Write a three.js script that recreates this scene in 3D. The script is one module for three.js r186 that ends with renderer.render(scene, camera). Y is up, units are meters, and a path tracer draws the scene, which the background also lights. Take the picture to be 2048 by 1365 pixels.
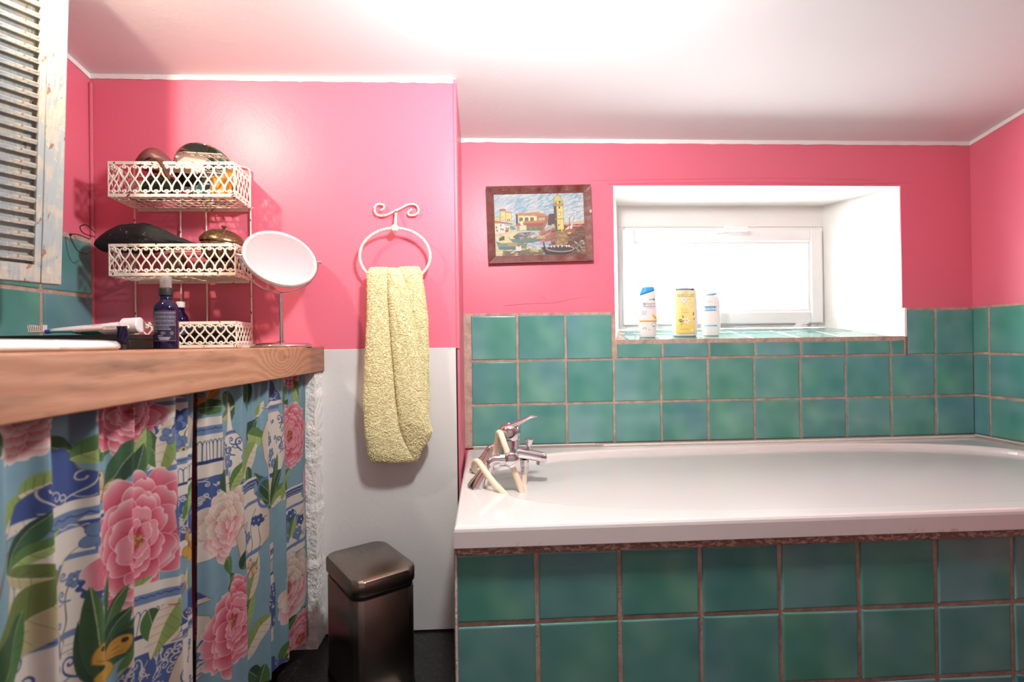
import * as THREE from 'three';
import { mergeGeometries, mergeVertices, toCreasedNormals } from 'three/addons/utils/BufferGeometryUtils.js';
import { RoundedBoxGeometry } from 'three/addons/geometries/RoundedBoxGeometry.js';
import { MeshSurfaceSampler } from 'three/addons/math/MeshSurfaceSampler.js';
import { ImprovedNoise } from 'three/addons/math/ImprovedNoise.js';
import { RectAreaLightUniformsLib } from 'three/addons/lights/RectAreaLightUniformsLib.js';

// ---------------------------------------------------------------- camera, sky, lamps, exposure
RectAreaLightUniformsLib.init();
const scene = new THREE.Scene();
const camera = new THREE.PerspectiveCamera(66.9, 2048 / 1365, 0.02, 60);
camera.position.set(0, 0.752, 1.646);
camera.rotation.set(0.004, -0.05176, -0.01375, 'YXZ');
camera.focus = 1.4;
camera.userData.fStop = 4.5;
scene.add(camera);
scene.background = new THREE.Color(1.0, 1.0, 1.0);
scene.backgroundIntensity = 18.0;                          // overcast daylight beyond the small window
const renderer = new THREE.WebGLRenderer({ antialias: true });
renderer.toneMapping = THREE.LinearToneMapping;
renderer.toneMappingExposure = 1.18;
renderer.shadowMap.enabled = true;
const FILL_GLOBE = { at: [0.08, 1.335, 0.90], power: 2.3, color: new THREE.Color(0.95, 1.0, 0.985) };  // added fill light in place of bounced flash
const SPOT = { at: [-0.83, 1.50, 0.88], aim: [-0.50, 1.18, 0.275], power: 1.6, angle: 0.85, color: new THREE.Color(1.0, 0.83, 0.62) };

// ---------------------------------------------------------------- helpers
const V = (x, y, z) => new THREE.Vector3(x, y, z);
let seed = 7;
const rnd = () => { seed |= 0; seed = seed + 0x6D2B79F5 | 0; let t = Math.imul(seed ^ seed >>> 15, 1 | seed); t = t + Math.imul(t ^ t >>> 7, 61 | t) ^ t; return ((t ^ t >>> 14) >>> 0) / 4294967296; };
const rr = (a, b) => a + (b - a) * rnd();
const noiser = new ImprovedNoise();
const N3 = (x, y, z = 0) => noiser.noise(x, y, z);
const fbm = (x, y, z = 0, o = 4) => { let s = 0, a = 0.5, f = 1; for (let i = 0; i < o; i++) { s += a * N3(x * f, y * f, z * f + i * 7.3); a *= 0.5; f *= 2.03; } return s; };
const clamp = (x, a, b) => Math.min(b, Math.max(a, x));
const lerp = (a, b, t) => a + (b - a) * t;
const smooth = (a, b, x) => { const t = clamp((x - a) / (b - a), 0, 1); return t * t * (3 - 2 * t); };

function flip(g) {                                        // reverse winding after a mirrored matrix
  const n = g.index ? g.toNonIndexed() : g;
  for (const k of Object.keys(n.attributes)) { const a = n.attributes[k], s = a.itemSize; for (let i = 0; i < a.count; i += 3) for (let c = 0; c < s; c++) { const p = a.array[(i + 1) * s + c]; a.array[(i + 1) * s + c] = a.array[(i + 2) * s + c]; a.array[(i + 2) * s + c] = p; } }
  n.computeVertexNormals(); return n;
}
function boxUV(g, s = 1) {                                // uv in metres from the dominant face direction
  const p = g.attributes.position, n = g.attributes.normal, uv = new Float32Array(p.count * 2);
  for (let i = 0; i < p.count; i++) {
    const ax = Math.abs(n.getX(i)), ay = Math.abs(n.getY(i)), az = Math.abs(n.getZ(i)), x = p.getX(i), y = p.getY(i), z = p.getZ(i);
    const [u, v] = ay > ax && ay > az ? [x, z] : ax > az ? [z, y] : [x, y];
    uv[2 * i] = u * s; uv[2 * i + 1] = v * s;
  }
  g.setAttribute('uv', new THREE.BufferAttribute(uv, 2)); return g;
}
function merge(list, keepUV = false) {
  const l = list.map((g) => { const n = g.index ? g.toNonIndexed() : g.clone(); for (const k of Object.keys(n.attributes)) if (!['position', 'normal', 'uv'].includes(k)) n.deleteAttribute(k); if (!n.attributes.normal) n.computeVertexNormals(); if (!n.attributes.uv) n.setAttribute('uv', new THREE.BufferAttribute(new Float32Array(n.attributes.position.count * 2), 2)); return n; });
  const m = l.length === 1 ? l[0] : mergeGeometries(l); return keepUV ? m : boxUV(m);
}
const box = (x0, x1, y0, y1, z0, z1, r = 0) => { const w = x1 - x0, h = y1 - y0, d = z1 - z0; const g = r ? new RoundedBoxGeometry(w, h, d, 2, Math.min(r, w / 2.01, h / 2.01, d / 2.01)) : new THREE.BoxGeometry(w, h, d); return g.translate((x0 + x1) / 2, (y0 + y1) / 2, (z0 + z1) / 2); };
function prism(pts, a, b, axis) {                         // polygon extruded along x (pts are z,y) or y (pts are x,z) or z (pts are x,y)
  const g = new THREE.ExtrudeGeometry(new THREE.Shape(pts.map((p) => new THREE.Vector2(p[0], p[1]))), { depth: b - a, bevelEnabled: false });
  if (axis === 'z') return g.translate(0, 0, a);
  const m = new THREE.Matrix4();
  if (axis === 'x') m.set(0, 0, 1, a, 0, 1, 0, 0, 1, 0, 0, 0, 0, 0, 0, 1); else m.set(1, 0, 0, 0, 0, 0, 1, a, 0, 1, 0, 0, 0, 0, 0, 1);
  return flip(g.applyMatrix4(m));
}
const tube = (pts, r, seg = 40, rad = 8, closed = false) => new THREE.TubeGeometry(new THREE.CatmullRomCurve3(pts.map((p) => Array.isArray(p) ? V(...p) : p), closed, 'centripetal'), seg, r, rad, closed);
const lathe = (prof, seg = 40) => new THREE.LatheGeometry(prof.map((p) => new THREE.Vector2(p[0], p[1])), seg);
function rod(a, b, r0, r1 = r0, seg = 20) {               // tapered bar from a to b
  const A = V(...a), B = V(...b), d = B.clone().sub(A), g = new THREE.CylinderGeometry(r1, r0, d.length(), seg);
  g.applyQuaternion(new THREE.Quaternion().setFromUnitVectors(V(0, 1, 0), d.clone().normalize())); return g.translate((A.x + B.x) / 2, (A.y + B.y) / 2, (A.z + B.z) / 2);
}
function loft(rings, { cap = true, closed = true, uvs } = {}) {   // rings: arrays of Vector3 of equal length
  const n = rings[0].length, m = rings.length, pos = [], idx = [], uv = [];
  const cols = closed ? n + 1 : n;
  rings.forEach((r, j) => { for (let i = 0; i < cols; i++) { const p = r[i % n]; pos.push(p.x, p.y, p.z); uv.push(i / (cols - 1), j / (m - 1)); } });
  for (let j = 0; j < m - 1; j++) for (let i = 0; i < cols - 1; i++) { const a = j * cols + i, b = a + 1, c = a + cols, d = c + 1; idx.push(a, b, d, a, d, c); }
  if (cap && closed) for (const j of [0, m - 1]) {
    const c = V(0, 0, 0); rings[j].forEach((p) => c.add(p)); c.multiplyScalar(1 / n); const k = pos.length / 3; pos.push(c.x, c.y, c.z); uv.push(.5, j ? 1 : 0);
    for (let i = 0; i < n; i++) j ? idx.push(j * cols + i, j * cols + i + 1, k) : idx.push(j * cols + i + 1, j * cols + i, k);
  }
  const g = new THREE.BufferGeometry(); g.setAttribute('position', new THREE.Float32BufferAttribute(pos, 3)); g.setAttribute('uv', new THREE.Float32BufferAttribute(uv, 2)); g.setIndex(idx); 
  if (closed) { const w = g.clone(); w.deleteAttribute('uv'); const mv = mergeVertices(w, 1e-6); mv.computeVertexNormals(); g.computeVertexNormals(); }
  else g.computeVertexNormals();
  return g;
}
function outward(g) {                                     // make a closed surface face outwards
  const p = g.attributes.position, ix = g.index.array; let vol = 0; const a = V(), b = V(), c = V();
  for (let i = 0; i < ix.length; i += 3) { a.fromBufferAttribute(p, ix[i]); b.fromBufferAttribute(p, ix[i + 1]); c.fromBufferAttribute(p, ix[i + 2]); vol += a.dot(b.clone().cross(c)); }
  if (vol < 0) { for (let i = 0; i < ix.length; i += 3) { const t = ix[i + 1]; ix[i + 1] = ix[i + 2]; ix[i + 2] = t; } g.computeVertexNormals(); }
  return g;
}
function blob(fn, w = 40, h = 24) {                       // closed surface from fn(unit direction) -> Vector3
  const g = new THREE.SphereGeometry(1, w, h), p = g.attributes.position, v = V();
  for (let i = 0; i < p.count; i++) { v.fromBufferAttribute(p, i); const q = fn(v.clone()); p.setXYZ(i, q.x, q.y, q.z); }
  const uv = g.attributes.uv.clone(); g.deleteAttribute('uv'); g.deleteAttribute('normal'); const m = mergeVertices(g, 1e-7); m.computeVertexNormals(); return m;
}
const used = {};
const numbered = (n) => { const k = used[n] = (used[n] ?? -1) + 1; return k ? n + '_' + String(k).padStart(3, '0') : n; };
function mesh(name, g, m, parent, label) {
  const o = new THREE.Mesh(g, m); o.name = name; o.castShadow = o.receiveShadow = true;
  if (label) o.userData.label = label;
  parent.add(o); return o;
}
function thing(name, label, category, at = [0, 0, 0], turn = 0, group) {
  const o = new THREE.Group(); o.name = numbered(name); o.position.set(...at); o.rotation.y = turn; o.userData = { label, category };
  if (group) o.userData.group = group;
  scene.add(o); return o;
}
function single(name, g, m, label, category, group) { const o = mesh(numbered(name), g, m, scene); o.userData = { label, category }; if (group) o.userData.group = group; return o; }
function struct(name, g, m, label, category) { const o = g ? mesh(name, g, m, scene) : new THREE.Group(); if (!g) { o.name = name; scene.add(o); } o.userData = { kind: 'structure', label, category }; return o; }

// ---------------------------------------------------------------- textures
const C8 = (h) => { const c = parseInt(h.slice(1), 16); return [c >> 16, c >> 8 & 255, c & 255]; };
function dataTex(w, h, fn, srgb = true) {
  const d = new Uint8Array(w * h * 4);
  for (let j = 0; j < h; j++) for (let i = 0; i < w; i++) { const c = fn(i, j, i / w, j / h), k = 4 * (j * w + i); d[k] = clamp(c[0], 0, 255); d[k + 1] = clamp(c[1], 0, 255); d[k + 2] = clamp(c[2], 0, 255); d[k + 3] = 255; }
  const t = new THREE.DataTexture(d, w, h); t.magFilter = THREE.LinearFilter; t.minFilter = THREE.LinearMipmapLinearFilter; t.generateMipmaps = true; t.wrapS = t.wrapT = THREE.RepeatWrapping; if (srgb) t.colorSpace = THREE.SRGBColorSpace; t.needsUpdate = true; return t;
}
const grey = (v) => { const x = 255 * clamp(v, 0, 1); return [x, x, x]; };
function canvasTex(w, h, draw, srgb = true) {
  const c = document.createElement('canvas'); c.width = w; c.height = h; draw(c.getContext('2d'), w, h);
  const t = new THREE.CanvasTexture(c); t.wrapS = t.wrapT = THREE.RepeatWrapping; if (srgb) t.colorSpace = THREE.SRGBColorSpace; return t;
}
const tiled = (t, sx, sy = sx) => { const c = t.clone(); c.repeat.set(sx, sy); c.needsUpdate = true; return c; };
// periodic noise over a w x h grid of cells, so that repeats join
const pn = (u, v, f, s = 0) => { const a = u * Math.PI * 2, b = v * Math.PI * 2, r = f / 6.2832; return N3(Math.cos(a) * r + s, Math.sin(a) * r + Math.cos(b) * r * 0.73, Math.sin(b) * r + 3.1 * s); };
const pf = (u, v, f, s = 0) => pn(u, v, f, s) * .55 + pn(u, v, f * 2.1, s + 5) * .3 + pn(u, v, f * 4.3, s + 9) * .15;

const texWallBump = dataTex(512, 512, (i, j, u, v) => grey(.5 + .32 * pf(u, v, 14, 1) + .22 * pf(u, v, 90, 4)), false);
const texPlasterBump = dataTex(512, 512, (i, j, u, v) => grey(.5 + .5 * pf(u, v, 22, 2) + .25 * pf(u, v, 70, 8)), false);
const texTile = dataTex(512, 512, (i, j, u, v) => { const a = fbm(u * 5, v * 5, 2.5, 2), b = fbm(u * 3.2, v * 3.2, 11.3, 2); return [98 + 50 * a - 8 * b, 154 + 34 * a + 12 * b, 148 + 32 * a - 24 * b]; });
const texGrout = dataTex(256, 256, (i, j, u, v) => { const a = pf(u, v, 8, 3), s = pf(u, v, 70, 6); return [184 + 34 * a + 26 * s, 156 + 34 * a + 26 * s, 142 + 32 * a + 26 * s]; });
const texBed = dataTex(512, 128, (i, j, u, v) => { const a = pf(u, v, 16, 3), s = pf(u, v, 60, 6), k = smooth(.02, .16, a); return [lerp(158, 208, k) + 40 * s, lerp(122, 178, k) + 40 * s, lerp(104, 164, k) + 38 * s]; });
const texBedBump = dataTex(512, 128, (i, j, u, v) => grey(.5 + .5 * pf(u, v, 16, 3) + .4 * pf(u, v, 60, 6)), false);
const texTub = dataTex(1024, 1024, (i, j, u, v) => { const a = pf(u, v, 60, 3), s = pf(u, v, 150, 6), low = smooth(.395, .383, v) * smooth(.374, .377, v), k = low * smooth(.16, .36, a + .4 * s) * smooth(-.1, .2, pf(u, .5, 9, 4)) * .7; return [lerp(232, 198, k), lerp(226, 184, k), lerp(222, 162, k)]; });
const texFloor = dataTex(1024, 1024, (i, j, u, v) => { const a = pf(u, v, 12, 3), s = pf(u, v, 90, 6); const sc = smooth(.27, .34, pn(u * 1, v * 1, 120, 2) + .1 * s) * .35; return grey((24 + 10 * a + 8 * s + 60 * sc) / 255); });
const texOak = dataTex(2048, 256, (i, j, u, v) => {
  // along u: 1.5 m of board, v: 0.064 m tall
  const x = u * 1.5, y = v * .064;
  const kx = x - 1.22, knot = Math.exp(-(kx * kx) / .006 - ((y - .04) ** 2) / .0016);
  const g = y * 260 + 6.5 * fbm(x * 3.2, y * 20, 1.7) + 26 * knot;
  const ring = .5 + .5 * Math.sin(g * 1.2 + 2.2 * fbm(x * 9, y * 60, 4));
  const fib = fbm(x * 26, y * 900, 2.2, 3), dark = smooth(.10, .40, fbm(x * 5.2, y * 34, 9.1)) * .5 + smooth(.25, .5, fbm(x * 14, y * 60, 5.5)) * .4;
  const k = .42 * ring + .35 * fib + .2, end = smooth(1.385, 1.40, x) * .10;
  const sh = 1 - .42 * dark - end;
  return [(182 - 44 * k) * sh, (136 - 48 * k) * (sh - .02), (108 - 48 * k) * (sh - .01)];
});
const texOakTop = dataTex(512, 512, (i, j, u, v) => { const g = .5 + .5 * Math.sin(2 * Math.PI * (u * 9) + 5 * pf(u, v, 5, 3)), s = pn(u, v, 120, 4); return [176 - 22 * g + 18 * s, 124 - 24 * g + 18 * s, 88 - 22 * g + 16 * s]; });
const texShutter = dataTex(512, 512, (i, j, u, v) => {
  const str = pn(u, v * .18, 60, 3) * .6 + pn(u, v * .3, 24, 7) * .6, big = pf(u, v, 9, 12), chip = smooth(.30, .36, pf(u, v, 20, 22) + .25 * str), ex = smooth(.33, .40, pf(u, v * .4, 34, 31));
  let c = [204, 205, 202]; const w = smooth(-.12, .2, big + .35 * str); c = [lerp(156, 178, w), lerp(163, 172, w), lerp(164, 159, w)];
  c = [lerp(c[0], 200, chip * .6), lerp(c[1], 190, chip * .6), lerp(c[2], 170, chip * .6)];
  return [lerp(c[0], 128, ex * .8), lerp(c[1], 92, ex * .8), lerp(c[2], 72, ex * .8)];
});
const texShutterBump = dataTex(512, 512, (i, j, u, v) => grey(.5 + .5 * (pn(u, v * .18, 60, 3) * .6 + pf(u, v, 20, 22) * .6)), false);
const texChip = dataTex(512, 512, (i, j, u, v) => { const a = pf(u, v, 22, 3) + .3 * pf(u, v, 60, 9), k = smooth(.27, .31, a); return [lerp(244, 120, k), lerp(232, 70, k), lerp(216, 52, k)]; });
const texRingPaint = dataTex(256, 256, (i, j, u, v) => { const k = smooth(.24, .3, pf(u, v, 30, 5)); return [lerp(240, 110, k), lerp(230, 98, k), lerp(210, 84, k)]; });
const texTerry = dataTex(512, 512, (i, j, u, v) => grey(.5 + .75 * pn(u, v, 230, 2) + .35 * pn(u, v, 120, 6)), false);
const texTerryCol = dataTex(256, 256, (i, j, u, v) => { const s = pn(u, v, 170, 2) * .6 + .5 * pf(u, v, 20, 6); return [228 + 12 * s, 216 + 14 * s, 172 + 20 * s]; });
const texSteel = dataTex(256, 512, (i, j, u, v) => { const s = pn(u, v * .06, 150, 2) * .6 + .3 * pf(u, v, 9, 6); return grey(.40 + .16 * s); }, false);
const texDark = dataTex(256, 256, (i, j, u, v) => { const k = smooth(.34, .4, pf(u, v, 34, 3)), s = pn(u, v, 120, 5); return [lerp(24, 120, k) + 8 * s, lerp(22, 116, k) + 8 * s, lerp(23, 110, k) + 8 * s]; });
const texBrass = dataTex(256, 256, (i, j, u, v) => { const a = pf(u, v, 10, 3), s = pf(u, v, 26, 9), k = smooth(.05, .3, s); return [lerp(112, 176, k) + 34 * a, lerp(92, 146, k) + 30 * a, lerp(70, 96, k) + 30 * a]; });
const texMarble = dataTex(256, 256, (i, j, u, v) => { const s = Math.sin(16 * pf(u, v, 8, 3) + u * 12.566), k = smooth(.72, .95, s), q = smooth(-.95, -.75, -s); return [lerp(104, 78, k), lerp(50, 96, k) * (.7 + .3 * q), lerp(38, 112, k)]; });

const std = (o) => new THREE.MeshPhysicalMaterial({ roughness: .6, ...o });
const hex = (h) => new THREE.Color(h);
const M = {
  pink: std({ color: hex('#e27085'), roughness: .38, bumpMap: tiled(texWallBump, 3.5), bumpScale: .00045, specularIntensity: .9 }),
  white: std({ color: hex('#f1ece8'), roughness: .55, bumpMap: tiled(texPlasterBump, 1.5), bumpScale: .002 }),
  ceiling: std({ color: hex('#dedada'), roughness: .6, bumpMap: tiled(texWallBump, 1.2), bumpScale: .0008 }),
  plaster: std({ color: hex('#ece6e2'), roughness: .6, bumpMap: tiled(texPlasterBump, 3), bumpScale: .005 }),
  panel: std({ color: hex('#d9d4d2'), roughness: .42, bumpMap: tiled(texWallBump, 3), bumpScale: .0006 }),
  pvc: std({ color: hex('#f4f2f1'), roughness: .3 }),
  grout: std({ map: tiled(texGrout, 5), roughness: .9, bumpMap: tiled(texPlasterBump, 9), bumpScale: .002 }),
  bed: std({ map: tiled(texBed, 5, 11), roughness: .9, bumpMap: tiled(texBedBump, 5, 11), bumpScale: .006 }),
  silicone: std({ color: hex('#e9ded2'), roughness: .5, bumpMap: tiled(texPlasterBump, 6), bumpScale: .003 }),
  tub: std({ map: tiled(texTub, 1, 1), roughness: .16, clearcoat: .6, clearcoatRoughness: .08 }),
  tubIn: std({ color: hex('#e2dbd8'), roughness: .2, clearcoat: .5, clearcoatRoughness: .1 }),
  chrome: std({ color: hex('#d8d8da'), metalness: 1, roughness: .08 }),
  hose: std({ color: hex('#ecd9bf'), roughness: .45 }),
  floor: std({ map: tiled(texFloor, 1.2), roughness: .32, bumpMap: tiled(texWallBump, 2.5), bumpScale: .0008 }),
  oak: std({ map: texOak, roughness: .55 }),
  oakTop: std({ map: tiled(texOakTop, 2.4), roughness: .5 }),
  shutter: std({ map: tiled(texShutter, 3.2), roughness: .75, bumpMap: tiled(texShutterBump, 3.2), bumpScale: .003 }),
  chip: std({ map: tiled(texChip, 4.2), roughness: .45 }),
  ringPaint: std({ map: tiled(texRingPaint, 10), roughness: .5, bumpMap: tiled(texRingPaint, 10), bumpScale: .001 }),
  towel: std({ map: tiled(texTerryCol, 9), roughness: 1, sheen: .3, sheenRoughness: .7, sheenColor: hex('#f4e7a6') }),
  steel: std({ color: hex('#94897f'), metalness: 1, roughness: .85, roughnessMap: tiled(texSteel, 3), anisotropy: .5 }),
  blackPlastic: std({ color: hex('#161514'), roughness: .5 }),
  cloth: std({ map: tiled(texDark, 5), roughness: .8 }),
  brass: std({ map: tiled(texBrass, 8), metalness: .85, roughness: .35 }),
  mirror: std({ color: hex('#f4f4f4'), metalness: 1, roughness: .02 }),
  silverPlastic: std({ color: hex('#d9d6d4'), roughness: .25, metalness: .5 }),
  blueGlass: std({ color: hex('#0a0930'), roughness: .06 }),
  ceramic: std({ color: hex('#f3f0ee'), roughness: .12, clearcoat: .7 }),
};

// ---------------------------------------------------------------- the room
const CEIL = (z) => 1.405 + 0.18 * z;
const XR = 1.63, XL = -1.0, ZP = 0.275, XP = -0.068, ZF = 2.7;
const floor = struct('floor', merge([box(XL - .15, XR + .15, -.08, 0, -.4, ZF + .1)]), M.floor, 'black painted floor below the steel bin', 'floor');
struct('ceiling', merge([prism([[-.4, CEIL(-.4)], [ZF + .15, CEIL(ZF + .15)], [ZF + .15, CEIL(ZF + .15) + .1], [-.4, CEIL(-.4) + .1]], XL - .15, XR + .15, 'x')]), M.ceiling, 'white painted sloping ceiling', 'ceiling');
// window opening: front x .419..1.385, y .758..1.257; narrows to the frame at z -.25
const WX0 = .419, WX1 = 1.385, WY0 = .755, WY1 = 1.257, FX0 = .497, FX1 = 1.288, FY0 = .797, FY1 = 1.178;
const wallBack = struct('wall_back', merge([
  box(-.2, WX0, 0, 1.5, -.004, 0), box(WX1, XR + .1, 0, 1.5, -.004, 0), box(WX0, WX1, WY1, 1.5, -.004, 0), box(WX0, WX1, 0, WY0 - .02, -.004, 0)]), M.pink, 'glossy pink wall with the small window over the bath', 'wall');
struct('trim_1', merge([
  prism([[-.2, -.004], [WX0, -.004], [FX0, -.25], [FX0, -.34], [-.2, -.34]], 0, 1.5, 'y'), prism([[XR + .1, -.004], [WX1, -.004], [FX1, -.25], [FX1, -.34], [XR + .1, -.34]], 0, 1.5, 'y'),
  prism([[-.004, WY1], [-.004, 1.5], [-.34, 1.5], [-.34, FY1], [-.25, FY1], [-.25, WY1]], WX0 - .01, WX1 + .01, 'x'),
  box(WX1 - .001, WX1 + .0085, WY0, .851, -.004, .0105, .003), prism([[-.004, 0], [-.004, WY0 - .006], [-.25, FY0 - .008], [-.34, FY0 - .008], [-.34, 0]], WX0 - .01, WX1 + .01, 'x')]), M.white, 'white plastered window recess with splayed sides', 'window recess');
const wallPier = struct('wall_pier', merge([box(XL - .1, XP, 0, 1.56, -.05, ZP)]), M.pink, 'pink projecting wall carrying the wire rack and towel ring', 'wall');
mesh('corner_bead', merge([rod([XP - .004, .74, ZP - .002], [XP - .004, 1.452, ZP - .002], .0055, .0055, 10)]), M.pink, wallPier);
mesh('corner_seam', merge([tube([[XL + .004, .76, ZP + .003], [XL + .0055, 1.0, ZP + .004], [XL + .004, 1.2, ZP + .003], [XL + .005, 1.43, ZP + .004]], .0045, 30, 6)]), M.pink, wallPier);
mesh('paint_ridge', merge([tube([[.40, 1.262, 0], [.6, 1.2655, .0004], [.9, 1.267, 0], [1.2, 1.264, .0005], [1.42, 1.268, 0]], .0016, 60, 6), tube([[.35, 1.272, 0], [.7, 1.279, .0003], [1.0, 1.2815, 0], [1.3, 1.276, .0002]], .0013, 60, 6), tube([[.06, .872, 0], [.15, .878, .0003], [.24, .882, .0002], [.27, .889, 0], [.33, .899, 0]], .0011, 40, 6), tube([[.175, .905, 0], [.195, .89, .0002]], .001, 10, 6), tube([[.02, 1.195, 0], [.022, 1.21, .0004], [.021, 1.225, 0]], .0022, 12, 6)]), M.pink, wallBack);
const wallLeft = struct('wall_left', merge([box(XL - .1, XL, 0, 1.95, ZP - .1, ZF)]), M.pink, 'pink wall behind the shutter door', 'wall');
const wallRight = struct('wall_right', merge([box(XR, XR + .1, 0, 1.95, -.05, ZF)]), M.pink, 'pink wall at the foot of the bath', 'wall');
struct('wall_front', merge([box(XL - .1, XR + .1, 0, 2.05, ZF, ZF + .1)]), M.white, 'white wall opposite the window', 'wall');
// uneven white painted margins where the walls meet the ceiling
function margin(name, ax, a, b, fix, dir, label) {
  const n = 60, top = [], g = [];
  const pos = [], idx = [];
  for (let i = 0; i <= n; i++) {
    const t = lerp(a, b, i / n), h = .0125 + .004 * fbm(t * 22, fix * 3, 2) + .002 * N3(t * 90, 1, 1), z = ax === 'x' ? fix : t, y1 = CEIL(z) + .004, o = .0022;
    for (const [y, w] of [[y1, 0], [y1, o], [CEIL(z) - h, o], [CEIL(z) - h, 0]]) ax === 'x' ? pos.push(t, y, fix + dir * w) : pos.push(fix + dir * w, y, t);
  }
  for (let i = 0; i < n; i++) for (let k = 0; k < 3; k++) { const p = i * 4 + k; idx.push(p, p + 1, p + 5, p, p + 5, p + 4); }
  const q = new THREE.BufferGeometry(); q.setAttribute('position', new THREE.Float32BufferAttribute(pos, 3)); q.setIndex(idx); q.computeVertexNormals();
  struct(name, merge([q]), M.white, label, 'trim');
}
margin('trim_2', 'x', XP, XR, 0, 1, 'white painted edge above the window wall');
margin('trim_3', 'x', XL, XP, ZP, 1, 'white painted edge above the wire rack wall');
margin('trim_4', 'z', 0, ZF, XR, -1, 'white painted edge above the right pink wall');
margin('trim_5', 'z', ZP, ZF, XL, 1, 'white painted edge above the left pink wall');

// ---------------------------------------------------------------- tiles
const tileMats = [[1, 1, 1], [.86, .94, .92], [1.1, 1.04, 1.0], [.92, 1.0, .9], [1.02, .97, 1.05], [.8, .9, .9]].map((c) => std({ map: texTile, color: new THREE.Color(...c), roughness: .13, clearcoat: .5, clearcoatRoughness: .06 }));
function tileGeo(u0, u1, v0, v1, t = .006, b = .0022, jit = .0011) {   // lies in the xy plane, faces +z; uneven hand-made edges
  const J = () => rr(-jit, jit), c = [[u0 + J(), v0 + J()], [u1 + J(), v0 + J()], [u1 + J(), v1 + J()], [u0 + J(), v1 + J()]], h = [0, 1, 2, 3].map(() => t + rr(-.0005, .0005));
  const cx = (u0 + u1) / 2, cy = (v0 + v1) / 2, ins = (p, d) => [p[0] + Math.sign(cx - p[0]) * d, p[1] + Math.sign(cy - p[1]) * d];
  const L = [c.map((p) => V(p[0], p[1], 0)), c.map((p, i) => V(p[0], p[1], h[i] - b)), c.map((p, i) => { const q = ins(p, b * .45); return V(q[0], q[1], h[i] - b * .3); }), c.map((p, i) => { const q = ins(p, b * 1.5); return V(q[0], q[1], h[i]); })];
  const pos = [], quad = (a, b2, c2, d) => { for (const p of [a, b2, c2, a, c2, d]) pos.push(p.x, p.y, p.z); };
  for (let k = 0; k < 3; k++) for (let i = 0; i < 4; i++) { const j = (i + 1) % 4; quad(L[k][i], L[k][j], L[k + 1][j], L[k + 1][i]); }
  quad(...L[3]);
  const g = new THREE.BufferGeometry(); g.setAttribute('position', new THREE.Float32BufferAttribute(pos, 3)); g.computeVertexNormals();
  const n = pos.length / 3, uv = new Float32Array(n * 2), ou = rr(.01, .62), ov = rr(.01, .62); for (let i = 0; i < n; i++) { uv[2 * i] = (pos[3 * i] - u0) * 2.2 + ou; uv[2 * i + 1] = (pos[3 * i + 1] - v0) * 2.2 + ov; }
  g.setAttribute('uv', new THREE.BufferAttribute(uv, 2)); return g;
}
function putTile(parent, u0, u1, v0, v1, place) { const o = mesh('tile', tileGeo(u0, u1, v0, v1), tileMats[Math.floor(rnd() * tileMats.length)], parent); place(o); return o; }
const G = .0037;                                          // half a joint
// back wall: columns meet at x = .102 + .155 k; rows meet at y = .6965 and .5575
const colX = [-.047]; for (let k = 0; k < 11; k++) colX.push(.102 + .155 * k - .001 * k); colX[11] = XR - .006;
const rowY = [.4255, .5575, .6965, .842];
{
  const at = (o) => o.position.z = .004;
  mesh('grout', merge([box(XP, WX0 - .001, .4215, .8475, 0, .0065), box(WX0 - .001, WX1 + .012, .4215, .7575, 0, .0065), box(WX1 + .004, XR, .4215, .851, 0, .0065)]), M.grout, wallBack);
  for (let r = 0; r < 2; r++) for (let c = 0; c < 11; c++) putTile(wallBack, colX[c] + G, colX[c + 1] - G, rowY[r] + G, rowY[r + 1] - G, at);
  for (let c = 0; c < 3; c++) putTile(wallBack, colX[c] + G, colX[c + 1] - G - (c === 2 ? .002 : 0), rowY[2] + G, rowY[3] - G, at);
  const short = [.419, .571, .724, .876, 1.03, 1.183, 1.337, 1.384];
  for (let c = 0; c < 7; c++) putTile(wallBack, short[c] + G, short[c + 1] - G, rowY[2] + G, .7435, at);
  putTile(wallBack, 1.392 + G, 1.489 - G, rowY[2] + .001, .846 - G, at); putTile(wallBack, 1.489 + G, XR - .006, rowY[2] + .001, .846 - G, at);
}
// right wall tiles (face -x): local u = z, turned
{
  const at = (o) => { o.rotation.y = -Math.PI / 2; o.position.x = XR - .004; };
  mesh('grout', merge([box(XR - .0065, XR, .4215, .853, 0, 1.7)]), M.grout, wallRight);
  const zs = [.006, .062]; for (let k = 1; k < 9; k++) zs.push(.062 + .155 * k);
  for (let c = 0; c < zs.length - 1; c++) for (let r = 0; r < 3; r++) putTile(wallRight, zs[c] + G, zs[c + 1] - G, rowY[r] + G + .001, (r === 2 ? .849 : rowY[r + 1]) - G, at);
}
// left wall tiles (face +x): local u = -z
{
  const at = (o) => { o.rotation.y = Math.PI / 2; o.position.x = XL + .004; };
  mesh('grout', merge([box(XL, XL + .0065, .74, 1.031, ZP, 1.7)]), M.grout, wallLeft);
  const zs = [.283, .436]; for (let k = 1; k < 8; k++) zs.push(.436 + .155 * k);
  for (let c = 0; c < zs.length - 1; c++) for (const [a, b] of [[.747, .884], [.884, 1.025]]) putTile(wallLeft, -zs[c + 1] + .0052, -zs[c] - .0052, a + .0052, b - .0052, at);
}

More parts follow.
